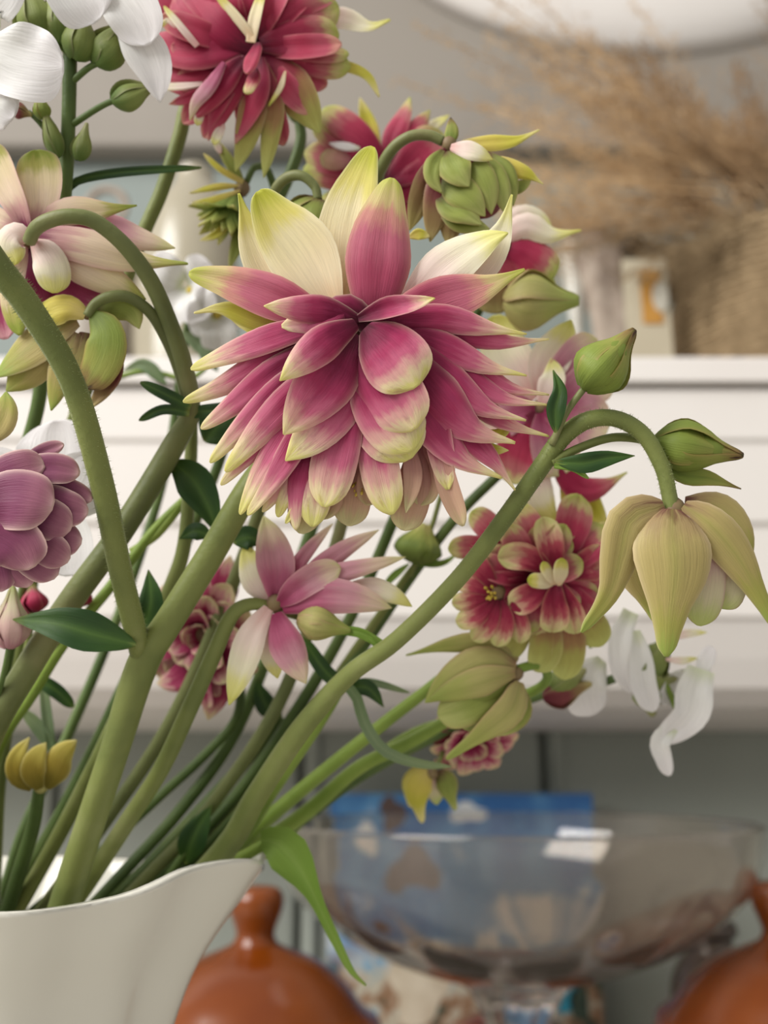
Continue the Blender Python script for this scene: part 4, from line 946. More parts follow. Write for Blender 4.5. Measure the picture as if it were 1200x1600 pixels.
# ---------- M: crimson and cream flower facing out, under the arch
D = .180
Mf = plant('columbine', 'crimson columbine with blunt cream-tipped petals around two centres, below the arching stalk')
stem(Mf, [(830, 930, .19, 14), (770, 990, .192, 16), (690, 1060, .194, 18), (600, 1130, .197, 20), (500, 1210, .2, 22), (420, 1278, .202, 24), (355, 1335, .203, 24)], 'stemb')
b = blossom(Mf, (868, 905, -16), D, 20, (0, 0, 1))
traced(b, D, [
 ('crimo', 54, 'spoon', [(862, 930, -30), (855, 980, -28), (850, 1020, -30), (838, 1050, -34)]),
 ('crimo', 56, 'spoon', [(875, 930, -30), (890, 980, -28), (888, 1020, -30), (880, 1062, -34)]),
 ('crimo', 54, 'spoon', [(845, 930, -30), (815, 970, -28), (800, 1000, -30), (780, 1030, -34)]),
 ('crimo', 54, 'spoon', [(880, 925, -30), (910, 960, -28), (925, 980, -30), (940, 1010, -34)]),
 ('yg', 50, 'lance', [(900, 870, -40), (930, 840, -40), (945, 815, -42)]),
 ('crim', 62, 'spoon', [(874, 895, -10), (886, 850, -4), (895, 815, -8), (904, 772, -18)], {'cup': .3}),
 ('crim', 50, 'spoon', [(862, 892, -12), (838, 845, -8), (820, 815, -10), (800, 788, -18)], {'cup': .3}),
 ('crim', 56, 'spoon', [(880, 895, -14), (910, 865, -8), (928, 845, -12), (950, 825, -20)], {'cup': .3}),
 ('rc', 56, 'spoon', [(880, 900, -6), (905, 888, 0), (928, 880, -4), (952, 868, -14)], {'cup': .3}),
 ('crim', 56, 'spoon', [(880, 905, -10), (905, 910, -4), (928, 918, -8), (952, 924, -18)], {'cup': .3}),
 ('crim', 56, 'spoon', [(878, 912, -10), (895, 935, -4), (908, 955, -8), (925, 975, -18)], {'cup': .3}),
 ('rc', 46, 'spoon', [(870, 900, 4), (862, 865, 14), (856, 840, 14), (848, 808, 6)], {'cup': .4}),
 ('rc', 44, 'spoon', [(862, 900, 4), (838, 878, 14), (812, 868, 14), (778, 872, 6)], {'cup': .4}),
 ('rc', 44, 'spoon', [(862, 908, 4), (842, 922, 12), (822, 935, 12), (796, 948, 4)], {'cup': .4}),
 ('rc', 46, 'spoon', [(870, 912, 4), (866, 940, 12), (866, 960, 12), (862, 988, 4)], {'cup': .4}),
 ('rc', 40, 'spoon', [(875, 912, 2), (886, 940, 10), (894, 962, 10), (900, 990, 2)], {'cup': .4}),
 ('cr', 24, 'round', [(874, 914, 22), (876, 895, 34), (878, 872, 36)], {'cup': -.3}),
 ('cr', 18, 'round', [(868, 912, 22), (858, 898, 32), (848, 878, 34)], {'cup': -.3}),
 ('cr', 24, 'round', [(864, 912, 20), (846, 908, 30), (824, 906, 30)], {'cup': -.3}),
])
rosette(b, (835, 905, -34), D, (0, .1, 1), [(14, 100, 86, 44, 'crim', 'spoon', 0), (12, 84, 74, 42, 'crim', 'spoon', .3)])
b = blossom(Mf, (775, 925, -10), D, 18, (-.6, .1, .8), 'blossom', 'receptacle', 14, 26)
traced(b, D, [
 ('rc', 34, 'spoon', [(775, 925, 0), (760, 900, 6), (745, 880, 4), (735, 862, -4)]),
 ('rc', 32, 'spoon', [(772, 928, 2), (750, 918, 8), (728, 910, 6), (708, 905, -4)]),
 ('rc', 32, 'spoon', [(772, 932, 2), (748, 935, 8), (728, 940, 6), (706, 942, -4)]),
 ('rc', 34, 'spoon', [(774, 936, 2), (755, 955, 8), (738, 965, 6), (712, 972, -4)]),
 ('rc', 34, 'spoon', [(778, 938, 2), (770, 962, 8), (758, 982, 6), (738, 1000, -4)]),
 ('rc', 34, 'spoon', [(784, 938, 2), (790, 965, 8), (785, 985, 6), (775, 1010, -4)]),
 ('rc', 34, 'spoon', [(788, 935, 0), (805, 958, 6), (812, 980, 4), (812, 1005, -6)]),
 ('crim', 40, 'spoon', [(790, 890, -12), (765, 862, -8), (735, 855, -10), (700, 858, -16)]),
 ('crim', 44, 'spoon', [(800, 880, -14), (775, 840, -10), (755, 815, -12), (735, 800, -18)]),
])
# ---------- N: pale half-open flower lower right
D = .183
N_ = plant('columbine', 'pale yellow-green half-open columbine lying sideways with long pointed sepals, below the crimson one')
stem(N_, [(808, 1046, .183, 15), (832, 1040, .184, 15), (852, 1046, .186, 15), (852, 1066, .189, 15), (820, 1085, .193, 16), (740, 1105, .198, 18), (640, 1160, .2, 20), (560, 1200, .203, 22), (480, 1268, .206, 24), (400, 1322, .208, 24)], 'stemb')
b = blossom(N_, (805, 1052, 0), D, 14, (-1, .4, .2))
v, f = ellipsoid_vf(Q((750, 1078, -10), D), V((-1, .35, 0)), 54 * D / F, 36 * D / F, 14, 10); mesh('flower_body', v, f, 'grn', b, Q((750, 1078, -10), D), True, [(.4, .5)] * len(v))
traced(b, D, [
 ('jadel', 34, 'spike', [(806, 1036, -6), (755, 1006, 0), (700, 1008, -4), (634, 1024, -10)], {'cup': -.4}),
 ('jadel', 60, 'lance', [(805, 1044, 8), (765, 1035, 20), (720, 1055, 20), (664, 1098, 8)], {'cup': -.4}),
 ('jadel', 50, 'lance', [(804, 1052, 14), (765, 1062, 30), (725, 1075, 28), (672, 1092, 14)], {'cup': -.4}),
 ('grn', 60, 'spoon', [(800, 1062, 6), (760, 1088, 18), (725, 1105, 20), (684, 1118, 8)], {'cup': -.4}),
 ('jadep', 60, 'spoon', [(806, 1066, 4), (775, 1092, 14), (750, 1110, 14), (715, 1132, 4)], {'cup': -.4}),
 ('jadel', 54, 'sepal', [(812, 1066, 8), (800, 1105, 24), (760, 1140, 22), (697, 1186, 8)], {'cup': -.45}),
 ('grn', 46, 'lance', [(808, 1070, -10), (810, 1105, -6), (795, 1130, -8), (770, 1150, -12)], {'cup': -.4}),
])
# ---------- O: crimson flower low behind, with a hanging bud
D = .215
O_ = plant('columbine', 'small blurred crimson columbine hanging lowest of all above the picture, with a green hanging bud')
stem(O_, [(735, 1130, .216, 12), (690, 1130, .217, 14), (640, 1150, .217, 18), (590, 1185, .216, 22), (530, 1232, .215, 22), (475, 1275, .214, 22), (415, 1330, .212, 22)], 'stemb')
stem(O_, [(675, 1206, .212, 8), (690, 1180, .213, 8), (690, 1150, .215, 8), (660, 1140, .217, 8)], 'stem', False)
b = blossom(O_, (735, 1142, 0), D, 14, (.1, .8, .6))
rosette(b, (735, 1148, 0), D, (.1, .7, .7), [(12, 76, 80, 36, 'rc2', 'spoon', 0), (11, 62, 50, 34, 'rc2', 'spoon', .3), (7, 46, 22, 28, 'rc2', 'spoon', .1)])
b = blossom(O_, (676, 1208, 0), .212, 10, (0, 1, 0), 'bud')
traced(b, .212, [
 ('yg', 44, 'sepal', [(670, 1206, 0), (655, 1225, 6), (652, 1250, 6), (660, 1286, 0)], {'cup': -.5}),
 ('grn', 36, 'sepal', [(682, 1206, -4), (696, 1222, 2), (702, 1240, 2), (712, 1266, -4)], {'cup': -.5}),
 ('jadep', 34, 'lance', [(677, 1208, -6), (680, 1230, -4), (682, 1258, -6)]),
 ('yg', 36, 'sepal', [(670, 1206, -10), (645, 1222, -10), (640, 1240, -10), (642, 1262, -12)], {'cup': -.5}),
])
# ---------- P: soft pink flower under the big one
D = .172
Pf = plant('columbine', 'soft pink columbine spreading sideways with dangling cream sepals, under the big pink flower')
stem(Pf, [(470, 962, .174, 18), (430, 950, .173, 18), (392, 944, .172, 21), (362, 962, .172, 24), (335, 1020, .173, 26), (295, 1110, .176, 27), (250, 1205, .181, 27), (195, 1290, .187, 28), (140, 1375, .193, 28)], 'stem')
b = blossom(Pf, (430, 942, 0), D, 15, (.6, -.7, .2))
traced(b, D, [
 ('crw', 54, 'lance', [(428, 940, -14), (402, 905, -12), (392, 880, -14), (382, 850, -18)]),
 ('ppk', 60, 'lance', [(432, 938, -4), (432, 890, 2), (425, 850, -2), (412, 806, -10)], {'cup': .3}),
 ('ppk', 24, 'lance', [(438, 938, -6), (460, 890, -2), (485, 855, -6), (520, 818, -12)]),
 ('ppk', 34, 'lance', [(440, 938, -8), (490, 895, -4), (535, 860, -8), (592, 828, -16)]),
 ('ppk', 46, 'round', [(436, 944, 8), (465, 918, 20), (495, 898, 20), (532, 886, 12)], {'cup': .35}),
 ('ppk', 32, 'lance', [(442, 944, 0), (500, 905, 8), (560, 888, 4), (634, 870, -6)], {'cup': -.3}),
 ('ppk', 56, 'lance', [(442, 950, 6), (500, 932, 16), (555, 935, 12), (612, 950, 0)], {'cup': -.35}),
 ('crw', 34, 'lance', [(540, 918, -10), (580, 918, -8), (615, 930, -10), (644, 948, -14)]),
 ('crw', 50, 'lance', [(420, 950, 4), (395, 990, 14), (378, 1040, 14), (358, 1102, 4)], {'cup': -.4}),
 ('ppk', 56, 'lance', [(432, 958, 6), (440, 990, 16), (455, 1025, 14), (478, 1068, 4)], {'cup': -.4}),
 ('crw', 44, 'lance', [(430, 975, -12), (425, 1010, -10), (428, 1035, -12), (434, 1060, -16)]),
])
bud(Pf, (466, 966, 6), (548, 986, 6), .172, 24, 'jadel', 5)
leaf(Pf, [(530, 985, 0), (560, 988, 4), (585, 1000, 2), (608, 1012, 0)], .172, 16, 'leafb', 'strap')
leaf(Pf, [(560, 988, 0), (585, 1005, 4), (592, 1030, 0)], .172, 9, 'leafb', 'strap')
# ---------- Q: deep magenta flower behind the stalks
D = .205
Qf = plant('columbine', 'dark magenta pompon columbine with cream flecks behind the pale curved stalk')
stem(Qf, [(345, 1000, .208, 14), (372, 1050, .21, 15), (370, 1120, .212, 15), (320, 1180, .212, 15), (255, 1240, .212, 15), (180, 1310, .211, 15), (120, 1365, .21, 15)], 'stemd')
b = blossom(Qf, (325, 985, 0), D, 26, (-.5, .3, .8))
rosette(b, (330, 985, 0), D, (-.45, .3, .85), [(13, 112, 82, 46, 'rc2', 'spoon', 0), (12, 98, 62, 42, 'rc2', 'spoon', .3), (10, 80, 42, 40, 'rc2', 'spoon', .1), (6, 56, 20, 34, 'rc2', 'spoon', .4)], spin=.3)
traced(b, D, [('rc2', 46, 'lance', [(340, 1030, 0), (340, 1070, 4), (325, 1125, 0)]), ('rc2', 46, 'lance', [(350, 960, 0), (350, 915, 4), (360, 868, 0)]), ('rc2', 42, 'lance', [(310, 1030, 10), (280, 1060, 8), (245, 1068, 0)])])
# ---------- R: pale pink flowers behind the arch
D = .188
R_ = plant('columbine', 'pale pink and cream columbine behind the arching stalk and the small upright bud')
stem(R_, [(840, 660, .194, 14), (800, 720, .197, 16), (720, 800, .2, 17), (650, 890, .203, 18), (575, 1000, .206, 18), (500, 1110, .207, 20), (420, 1220, .207, 22), (330, 1320, .207, 22)], 'stemd')
b = blossom(R_, (850, 635, -20), D, 20, (.3, 0, 1))
traced(b, D, [
 ('crw', 76, 'round', [(840, 620, -30), (805, 575, -24), (785, 540, -26), (775, 492, -32)], {'cup': .3}),
 ('crw', 64, 'lance', [(845, 620, -14), (855, 570, -8), (875, 535, -12), (893, 500, -20)], {'cup': .3}),
 ('ppk', 66, 'spoon', [(848, 628, -6), (875, 590, 0), (900, 562, -4), (935, 532, -14)], {'cup': .3}),
 ('ppk', 70, 'spoon', [(850, 632, -4), (890, 615, 4), (920, 600, 0), (960, 592, -10)], {'cup': .3}),
 ('ppk', 80, 'round', [(850, 640, -2), (885, 645, 4), (915, 655, 0), (950, 672, -10)], {'cup': .3}),
 ('crw', 40, 'lance', [(846, 630, 8), (858, 605, 14), (865, 588, 12), (862, 560, 4)], {'cup': .3}),
 ('ppk', 76, 'round', [(846, 645, 0), (860, 685, 6), (868, 710, 2), (880, 742, -8)], {'cup': .3}),
 ('crim', 76, 'round', [(840, 645, -8), (820, 690, -2), (808, 720, -6), (800, 756, -14)], {'cup': .3}),
 ('ppk', 70, 'round', [(836, 640, -10), (800, 645, -6), (770, 655, -10), (740, 672, -18)], {'cup': .3}),
 ('crim', 44, 'spike', [(870, 720, -10), (905, 762, -4), (940, 760, -8), (980, 738, -14)], {'cup': -.3}),
 ('yg', 60, 'lance', [(885, 740, -20), (910, 790, -18), (930, 815, -20), (952, 835, -24)]),
 ('crw', 50, 'lance', [(850, 720, -10), (840, 760, -8), (850, 790, -10), (870, 815, -16)]),
])
# ---------- S: flower and bud right behind the big one
D = .190
Sf = plant('columbine', 'columbine with long cream sepal and closed green bud behind the big pink flower')
stem(Sf, [(790, 420, .196, 14), (740, 500, .2, 16), (680, 640, .203, 17), (620, 800, .205, 18), (550, 960, .208, 18), (470, 1100, .21, 20), (380, 1230, .21, 20), (290, 1330, .208, 20)], 'stemd')
b = blossom(Sf, (785, 385, -10), D, 16, (1, .2, .2))
traced(b, D, [
 ('crw', 40, 'spike', [(784, 375, -4), (820, 350, 4), (860, 366, 0), (908, 360, -6)], {'cup': -.4}),
 ('crw', 40, 'lance', [(780, 372, -10), (810, 342, -6), (840, 345, -8), (865, 365, -12)], {'cup': -.4}),
 ('crim', 66, 'spoon', [(785, 390, -6), (815, 395, 0), (840, 410, -2), (865, 435, -8)], {'cup': -.4}),
 ('crimo', 60, 'spoon', [(780, 395, -10), (800, 420, -6), (830, 435, -8), (868, 445, -14)], {'cup': -.4}),
 ('mar', 70, 'spoon', [(770, 380, -16), (740, 400, -14), (720, 430, -16), (710, 460, -20)]),
 ('mar', 70, 'spoon', [(775, 390, -16), (770, 425, -14), (775, 460, -16), (780, 490, -20)]),
])
bud(Sf, (788, 470, 0), (905, 470, 0), .19, 38, 'jadel', 5, open_=.1)
# ---------- T: small spiky green flower under the crimson one
D = .192
Tf = plant('columbine', 'small spiky green unopened columbine hanging just below the crimson top flower')
stem(Tf, [(385, 285, .192, 10), (398, 262, .193, 11), (420, 270, .196, 12), (430, 340, .2, 13), (400, 500, .203, 14), (350, 700, .205, 16), (290, 850, .207, 18), (245, 970, .208, 20), (200, 1060, .208, 22), (150, 1165, .208, 22), (85, 1290, .207, 22), (20, 1400, .205, 22)], 'stemd')
b = blossom(Tf, (378, 295, 0), D, 14, (-.4, 1, .3), mat='receptacle')
rosette(b, (372, 305, 0), D, (-.45, 1, .3), [(10, 84, 58, 20, 'grnd', 'lance', 0), (9, 80, 30, 24, 'grnd', 'lance', .2), (6, 70, 12, 24, 'grnd', 'lance', .4)])
traced(b, D, [
 ('yg', 12, 'lance', [(375, 290, 10), (335, 292, 14), (296, 302, 8)]), ('yg', 12, 'lance', [(375, 298, 12), (335, 312, 16), (300, 316, 10)]),
 ('yg', 14, 'lance', [(365, 340, 10), (340, 365, 12), (312, 376, 6)]), ('yg', 10, 'strap', [(380, 285, 10), (345, 265, 14), (318, 240, 8)]),
 ('grn', 18, 'lance', [(382, 290, 6), (360, 255, 8), (335, 215, 4)]), ('grn', 20, 'lance', [(372, 345, 0), (370, 380, 2), (358, 420, 0)]),
 ('crw', 12, 'lance', [(345, 240, 8), (340, 228, 8), (332, 218, 8)]),
])
stem(Tf, [(468, 190, .2, 16), (470, 220, .2, 17), (455, 268, .2, 18), (428, 330, .201, 16)], 'stemd', False)
bud(Tf, (468, 192, -2), (474, 112, -2), .2, 22, 'grnd', 5)
# ---------- U: curled stalk with a small green bud
D = .172
Uf = plant('columbine', 'tightly curled grey-green stalk with a small green bud behind the cream petals')
stem(Uf, [(497, 312, .172, 14), (492, 292, .172, 15), (472, 275, .172, 16), (448, 278, .173, 17), (430, 298, .174, 17), (426, 330, .177, 17), (440, 420, .183, 18), (440, 600, .19, 18), (410, 780, .194, 20), (340, 970, .197, 22), (260, 1140, .2, 22), (160, 1290, .202, 22), (85, 1395, .202, 22)], 'stemo')
b = bud(Uf, (497, 312, 0), (465, 400, 0), .173, 34, 'grn', 5)
# ---------- V: white flower spray at the upper left
D = .168
Vf = plant('white_rocket', 'white four-petalled flower spray with slim green buds, tallest stalk beside the crimson flower')
stem(Vf, [(110, 60, .170, 22), (109, 110, .170, 22), (107, 190, .171, 22), (102, 290, .172, 22), (92, 380, .176, 23), (70, 520, .185, 23), (58, 640, .19, 22), (10, 800, .197, 22), (-40, 1000, .203, 22), (-60, 1200, .207, 22), (-55, 1360, .208, 22)], 'stemd')
stem(Vf, [(200, 150, .168, 9), (160, 165, .169, 10), (108, 198, .171, 11)], 'stemd', False)
stem(Vf, [(45, 175, .170, 8), (65, 195, .170, 9), (98, 240, .171, 10)], 'stemd', False)
stem(Vf, [(165, 95, .168, 10), (140, 105, .169, 10), (110, 130, .170, 11)], 'stemd', False)
for (a_, c_, r_, mt) in [((122, 250, 4), (136, 192, 4), 11, 'calyx'), ((92, 245, 4), (66, 165, 6), 11, 'calyx'), ((68, 185, 4), (58, 145, 6), 10, 'budg'),
                     ((176, 158, 6), (246, 132, 6), 16, 'calyx'), ((20, 170, 4), (50, 180, 4), 9, 'mar'),
                     ((116, 92, 4), (132, 8, 4), 22, 'calyx'), ((150, 100, 4), (200, 28, 0), 21, 'calyx'), ((60, 60, -4), (40, -30, -4), 24, 'calyx'), ((92, 70, -6), (85, -30, -8), 22, 'calyx')]:
    bud(Vf, a_, c_, .169, r_, mt, 4)
b = blossom(Vf, (30, 70, 0), .16, 8, (0, 0, 1), mat='stamen')
traced(b, .160, [
 ('white', 124, 'round', [(-30, 70, 8), (10, 88, 16), (55, 100, 16), (100, 104, 8)], {'cup': .15, 'wave': .12}),
 ('white', 100, 'round', [(-20, 60, 0), (-40, 120, 6), (-20, 160, 6), (0, 205, 0)], {'cup': .15, 'wave': .12}),
 ('white', 90, 'round', [(-10, 50, -10), (-30, 20, -6), (-10, -10, -8), (10, -50, -12)], {'cup': .15, 'wave': .1}),
 ('white', 46, 'round', [(-10, 160, 10), (5, 172, 12), (22, 182, 8)], {'cup': .15}),
])
b = blossom(Vf, (150, -30, 0), .166, 8, (0, 0, 1), mat='stamen')
traced(b, .166, [
 ('white', 100, 'round', [(140, -40, 8), (120, -15, 16), (130, 5, 16), (152, 34, 8)], {'cup': .15, 'wave': .1}),
 ('white', 84, 'round', [(160, -40, 4), (195, 0, 10), (215, 30, 8), (232, 70, 0)], {'cup': .15, 'wave': .1}),
 ('white', 70, 'lance', [(190, 30, -12), (220, 70, -10), (240, 110, -12), (250, 160, -18)], {'cup': .15}),
])
leaf(Vf, [(104, 300, 4), (125, 282, 6), (190, 270, 2), (315, 262, -10)], .174, 15, 'leafd', 'strap')
# ---------- W: white flowers at the right
D = .198
Wf = plant('white_rocket', 'white flowers with thin twisted drooping petals below the nodding jade-cream flower')
stem(Wf, [(1020, 1010, .2, 12), (960, 1060, .203, 14), (880, 1075, .206, 15), (780, 1110, .209, 16), (680, 1150, .211, 17), (560, 1215, .212, 18), (460, 1290, .212, 18), (390, 1335, .21, 18)], 'stemd')
stem(Wf, [(1010, 1030, .2, 9), (1040, 1070, .2, 9), (1058, 1110, .2, 11)], 'stemb', False)
stem(Wf, [(985, 975, .2, 6), (960, 992, .2, 7), (920, 1010, .202, 8)], 'stemb', False)
for (a_, c_, r_, mt) in [((1000, 1060, 0), (1050, 990, 0), 22, 'calyx'), ((985, 1070, -6), (1060, 1060, -6), 22, 'calyx'), ((1010, 1075, -2), (1020, 1120, -2), 18, 'calyx'), ((860, 1085, 0), (915, 1045, 4), 20, 'calyx'), ((850, 1090, 0), (925, 1068, 4), 18, 'mar')]:
    bud(Wf, a_, c_, .2, r_, mt, 4)
b = blossom(Wf, (1000, 1000, 0), D, 8, (0, 1, .5), mat='stamen')
traced(b, D, [
 ('white', 34, 'strap', [(985, 955, 0), (968, 1000, 6), (968, 1040, 6), (985, 1082, 0)], {'cup': .4, 'wave': .2}),
 ('white', 40, 'round', [(994, 985, 6), (1000, 1030, 10), (1005, 1070, 10), (1022, 1112, 4)], {'cup': .4, 'wave': .1}),
 ('white', 56, 'strap', [(1095, 1045, 4), (1085, 1080, 8), (1075, 1120, 8), (1030, 1158, 2)], {'cup': .3, 'wave': .25}),
 ('white', 30, 'strap', [(1050, 1135, 2), (1030, 1160, 4), (1036, 1185, 4), (1046, 1212, 0)], {'cup': .3, 'wave': .2}),
 ('white', 26, 'round', [(1092, 1060, 0), (1100, 1040, 0), (1112, 1010, -4)], {'cup': .2}),
 ('white', 70, 'round', [(940, 1030, -30), (920, 1060, -26), (915, 1085, -28), (925, 1118, -32)], {'cup': .2, 'wave': .1}),
 ('white', 50, 'strap', [(1080, 1060, -20), (1050, 1080, -20), (1035, 1100, -20)], {'cup': .2, 'wave': .2}),
 ('crw', 14, 'lance', [(1040, 1000, 0), (1070, 990, 2), (1105, 988, 0)]), ('crw', 12, 'lance', [(1040, 1030, 0), (1065, 1032, 2), (1090, 1028, 0)]),
])
# ---------- X: white flowers in the gap left of the big flower
D = .225
Xf = plant('white_rocket', 'blurred white flowers filling the gap between the cream-mauve flower and the big pink one')
stem(Xf, [(300, 470, .228, 12), (285, 560, .23, 13), (262, 720, .23, 14), (225, 850, .228, 15), (170, 1000, .225, 16), (110, 1140, .222, 17), (40, 1290, .217, 18), (10, 1380, .214, 18)], 'stemd')
stem(Xf, [(345, 545, .228, 8), (300, 590, .229, 8), (230, 580, .23, 9), (180, 590, .23, 8)], 'stemb', False)
b = blossom(Xf, (300, 455, 0), D, 10, (0, 0, 1), mat='stamen')
rosette(b, (290, 445, 0), D, (-.2, .1, 1), [(4, 62, 80, 66, 'white', 'round', 0)], cup=.15)
b = blossom(Xf, (340, 490, 0), D, 10, (0, 0, 1), mat='stamen')
rosette(b, (335, 490, 0), D, (.2, .2, 1), [(4, 52, 80, 56, 'white', 'round', .4)], cup=.15)
for p in ([(260, 600, 0), (225, 570, 0), (190, 580, 0)], [(330, 560, 0), (300, 530, 4), (270, 520, 0)], [(340, 580, 0), (320, 545, 4), (345, 515, 0)]):
    leaf(Xf, p, .228, 22, 'leafg', 'leaf')
# ---------- V2: white petals behind the mauve pompon
D = .175
Xg = plant('white_rocket', 'single white flower with broad round petals directly behind the mauve pompon flower')
stem(Xg, [(70, 790, .178, 12), (40, 900, .185, 13), (10, 1050, .195, 14), (-25, 1220, .203, 15), (-40, 1370, .206, 15)], 'stemd')
b = blossom(Xg, (70, 785, -10), D, 9, (0, 0, 1), mat='stamen')
traced(b, D, [('white', 130, 'round', [(70, 785, 0), (85, 745, 6), (92, 700, 6), (90, 656, 0)], {'cup': .1}), ('white', 100, 'round', [(70, 785, -4), (110, 765, 0), (140, 750, 0), (165, 745, -6)], {'cup': .1}),
              ('white', 100, 'round', [(70, 785, -4), (30, 765, 0), (0, 745, 0), (-30, 735, -6)], {'cup': .1}), ('white', 100, 'round', [(70, 785, -8), (95, 830, -6), (105, 865, -8), (110, 900, -12)], {'cup': .1})])
# ---------- Y: yellow spent flower low at the left
D = .186
Yf = plant('columbine', 'small yellow spent flower cup standing low among the stalks above the jug')
stem(Yf, [(62, 1228, .187, 18), (52, 1290, .19, 22), (28, 1370, .194, 24)], 'stemd')
b = blossom(Yf, (64, 1226, 0), D, 14, (0, -1, 0), mat='yel')
traced(b, D, [
 ('yel', 34, 'lance', [(50, 1232, 0), (28, 1215, 6), (26, 1185, 6), (46, 1152, 0)], {'cup': -.4}), ('yel', 40, 'lance', [(62, 1232, 10), (52, 1210, 18), (56, 1185, 16), (72, 1160, 8)], {'cup': -.4}),
 ('yel', 44, 'lance', [(72, 1230, 6), (85, 1205, 14), (95, 1180, 12), (120, 1156, 4)], {'cup': -.4}), ('yel', 40, 'lance', [(66, 1228, -8), (62, 1205, -10), (68, 1180, -12)], {'cup': .4}), ('yel', 36, 'lance', [(78, 1226, -6), (92, 1200, -8), (100, 1172, -10)], {'cup': .4}),
])
# ---------- small bud behind the big flower's lower edge
Zf = plant('columbine', 'small round green bud on a thin stalk just below the big pink flower')
stem(Zf, [(650, 880, .2, 10), (625, 915, .202, 12), (560, 1010, .206, 16), (490, 1110, .21, 18), (400, 1220, .212, 18), (300, 1330, .21, 18)], 'stem')
stem(Zf, [(690, 770, .2, 8), (672, 830, .2, 8), (640, 900, .202, 9)], 'stem', False)
bud(Zf, (648, 878, 0), (664, 818, 0), .2, 32, 'grnd', 5, open_=.2)
for p in ([(640, 880, 4), (610, 905, 4), (590, 935, 0)], [(640, 878, 4), (690, 880, 4), (720, 860, 0)]): leaf(Zf, p, .2, 12, 'leafb', 'leaf')
# ---------- leafy stalks without a flower in view
L1 = plant('leafy_stalk', 'green stalk with blue-green oval leaves crossing under the left petals of the big flower', 'stalk')
stem(L1, [(300, 645, .183, 18), (298, 720, .183, 20), (288, 850, .184, 22), (262, 930, .185, 23), (215, 1050, .188, 24), (165, 1160, .191, 24), (100, 1290, .195, 24), (42, 1395, .198, 24)], 'stem')
leaf(L1, [(268, 722, 6), (300, 748, 14), (325, 790, 12), (340, 835, 0)], .176, 58, 'leafd', 'leaf', cup=.3)
leaf(L1, [(330, 838, 4), (305, 830, 8), (280, 842, 0)], .176, 28, 'leafd', 'leaf')
leaf(L1, [(365, 848, 4), (390, 840, 8), (414, 852, 0)], .174, 38, 'leafd', 'leaf')
leaf(L1, [(320, 690, -4), (338, 668, 0), (362, 640, 0)], .18, 60, 'leafd', 'leaf')
L2 = plant('leafy_stalk', 'bright narrow stalk with yellow-green grooves leaning left past the thick stalks', 'stalk')
stem(L2, [(300, 770, .19, 14), (240, 830, .19, 16), (170, 920, .189, 17), (100, 1005, .188, 18), (50, 1085, .189, 19), (0, 1165, .19, 19), (-30, 1290, .195, 19)], 'stemb')
stem(L2, [(205, 862, .19, 12), (245, 835, .19, 14), (285, 785, .19, 15)], 'stemb', False)
leaf(L2, [(60, 1060, 0), (90, 1080, 4), (115, 1105, 0)], .195, 24, 'leafd', 'strap')
leaf(L2, [(85, 1170, 0), (55, 1130, 4), (35, 1110, 0)], .2, 22, 'leafg', 'strap')
leaf(L2, [(80, 1170, 0), (72, 1100, 4), (66, 1050, 0)], .2, 18, 'leafg', 'strap')
L3 = plant('leafy_stalk', 'stalk ending in a bright green drooping leaf that hangs over the lip of the jug', 'stalk')
stem(L3, [(440, 1310, .190, 10), (418, 1320, .190, 16), (380, 1338, .192, 18)], 'stemb')
leaf(L3, [(408, 1312, 0), (440, 1322, 14), (478, 1375, 16), (520, 1460, 12), (548, 1515, 8), (572, 1540, 6)], .188, 66, 'leafb', 'droop', cup=.35)
L4 = plant('leafy_stalk', 'pale grey-green ribbon leaf curling down across the middle stalks', 'stalk')
stem(L4, [(535, 1075, .188, 12), (500, 1130, .19, 16), (430, 1230, .194, 20), (360, 1330, .198, 22)], 'stemb')
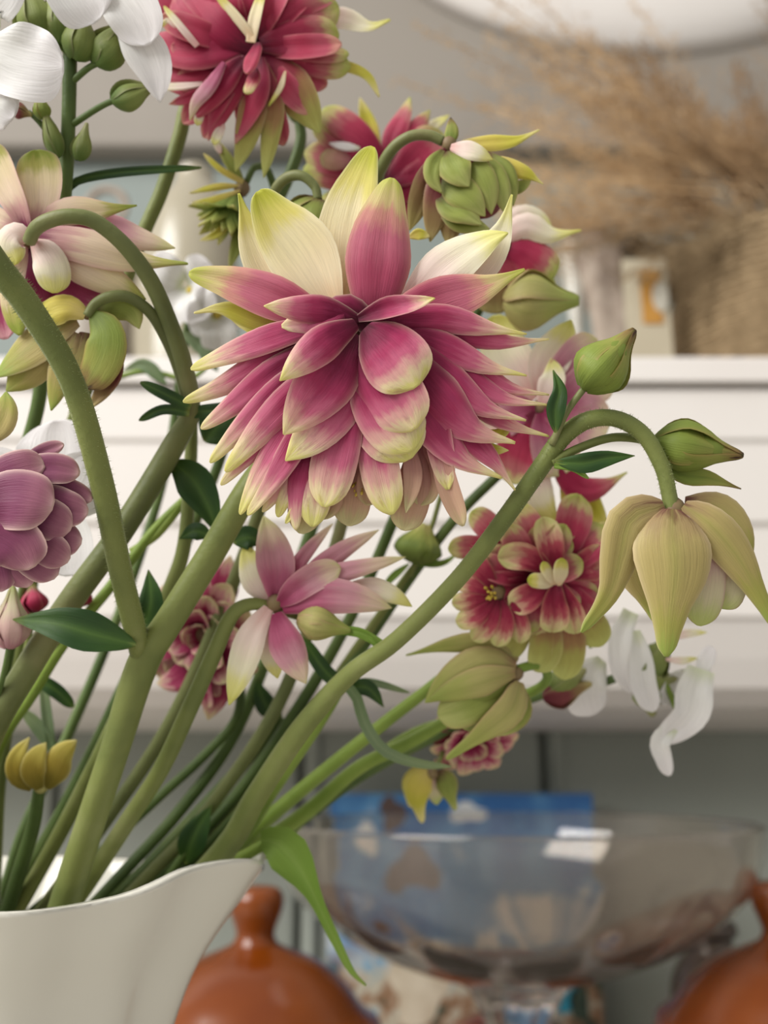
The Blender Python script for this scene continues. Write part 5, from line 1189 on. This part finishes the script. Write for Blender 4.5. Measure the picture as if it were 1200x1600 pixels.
leaf(L4, [(525, 1062, 4), (555, 1085, 8), (570, 1130, 10), (600, 1172, 8), (650, 1192, 4), (705, 1198, 0)], .186, 18, 'leafg', 'strap', cup=.4)
leaf(L4, [(535, 1072, 4), (505, 1045, 8), (472, 995, 0)], .186, 24, 'leafd', 'strap')
leaf(L4, [(540, 1072, 4), (575, 1075, 8), (600, 1105, 0)], .187, 26, 'leafd', 'leaf')
leaf(L4, [(535, 1075, 0), (575, 1065, 2), (640, 1082, 0)], .19, 12, 'leafg', 'strap')
L5 = plant('leafy_stalk', 'short dark upright leaf among the stalk bases just above the lip of the jug', 'stalk')
stem(L5, [(290, 1330, .2, 10), (275, 1352, .2, 12)], 'stemd')
leaf(L5, [(290, 1350, 0), (300, 1315, 6), (315, 1285, 4), (332, 1256, 0)], .2, 44, 'leafd', 'leaf')
L6 = plant('leafy_stalk', 'dark leafless stalk leaning right among the crowded stalk bases', 'stalk')
stem(L6, [(440, 1120, .215, 16), (405, 1165, .214, 20), (330, 1250, .212, 22), (240, 1345, .208, 22)], 'stemd')
leaf(L6, [(440, 1120, 0), (415, 1100, 4), (400, 1060, 0)], .214, 34, 'leafd', 'leaf')

# ---------- small pale bud and tiny red buds by the dark leaf
L7 = plant('columbine', 'small pale bud on a thin dark stalk under the mauve pompon flower')
stem(L7, [(14, 1010, .168, 8), (4, 1060, .17, 9), (-20, 1150, .178, 12), (-50, 1330, .19, 14)], 'stemd')
bud(L7, (14, 1012, 0), (20, 915, 0), .168, 24, 'jadep', 5)
L8 = plant('columbine', 'two tiny red unopened buds showing above the dark oval leaf')
stem(L8, [(52, 950, .186, 8), (40, 1020, .188, 10), (0, 1150, .194, 12), (-20, 1330, .2, 14)], 'stem')
stem(L8, [(126, 940, .186, 8), (90, 1000, .187, 9), (40, 1040, .189, 10)], 'stem', False)
bud(L8, (54, 956, 0), (50, 912, 0), .186, 17, 'crim', 5); bud(L8, (124, 946, 0), (132, 910, 0), .186, 14, 'crim', 5)
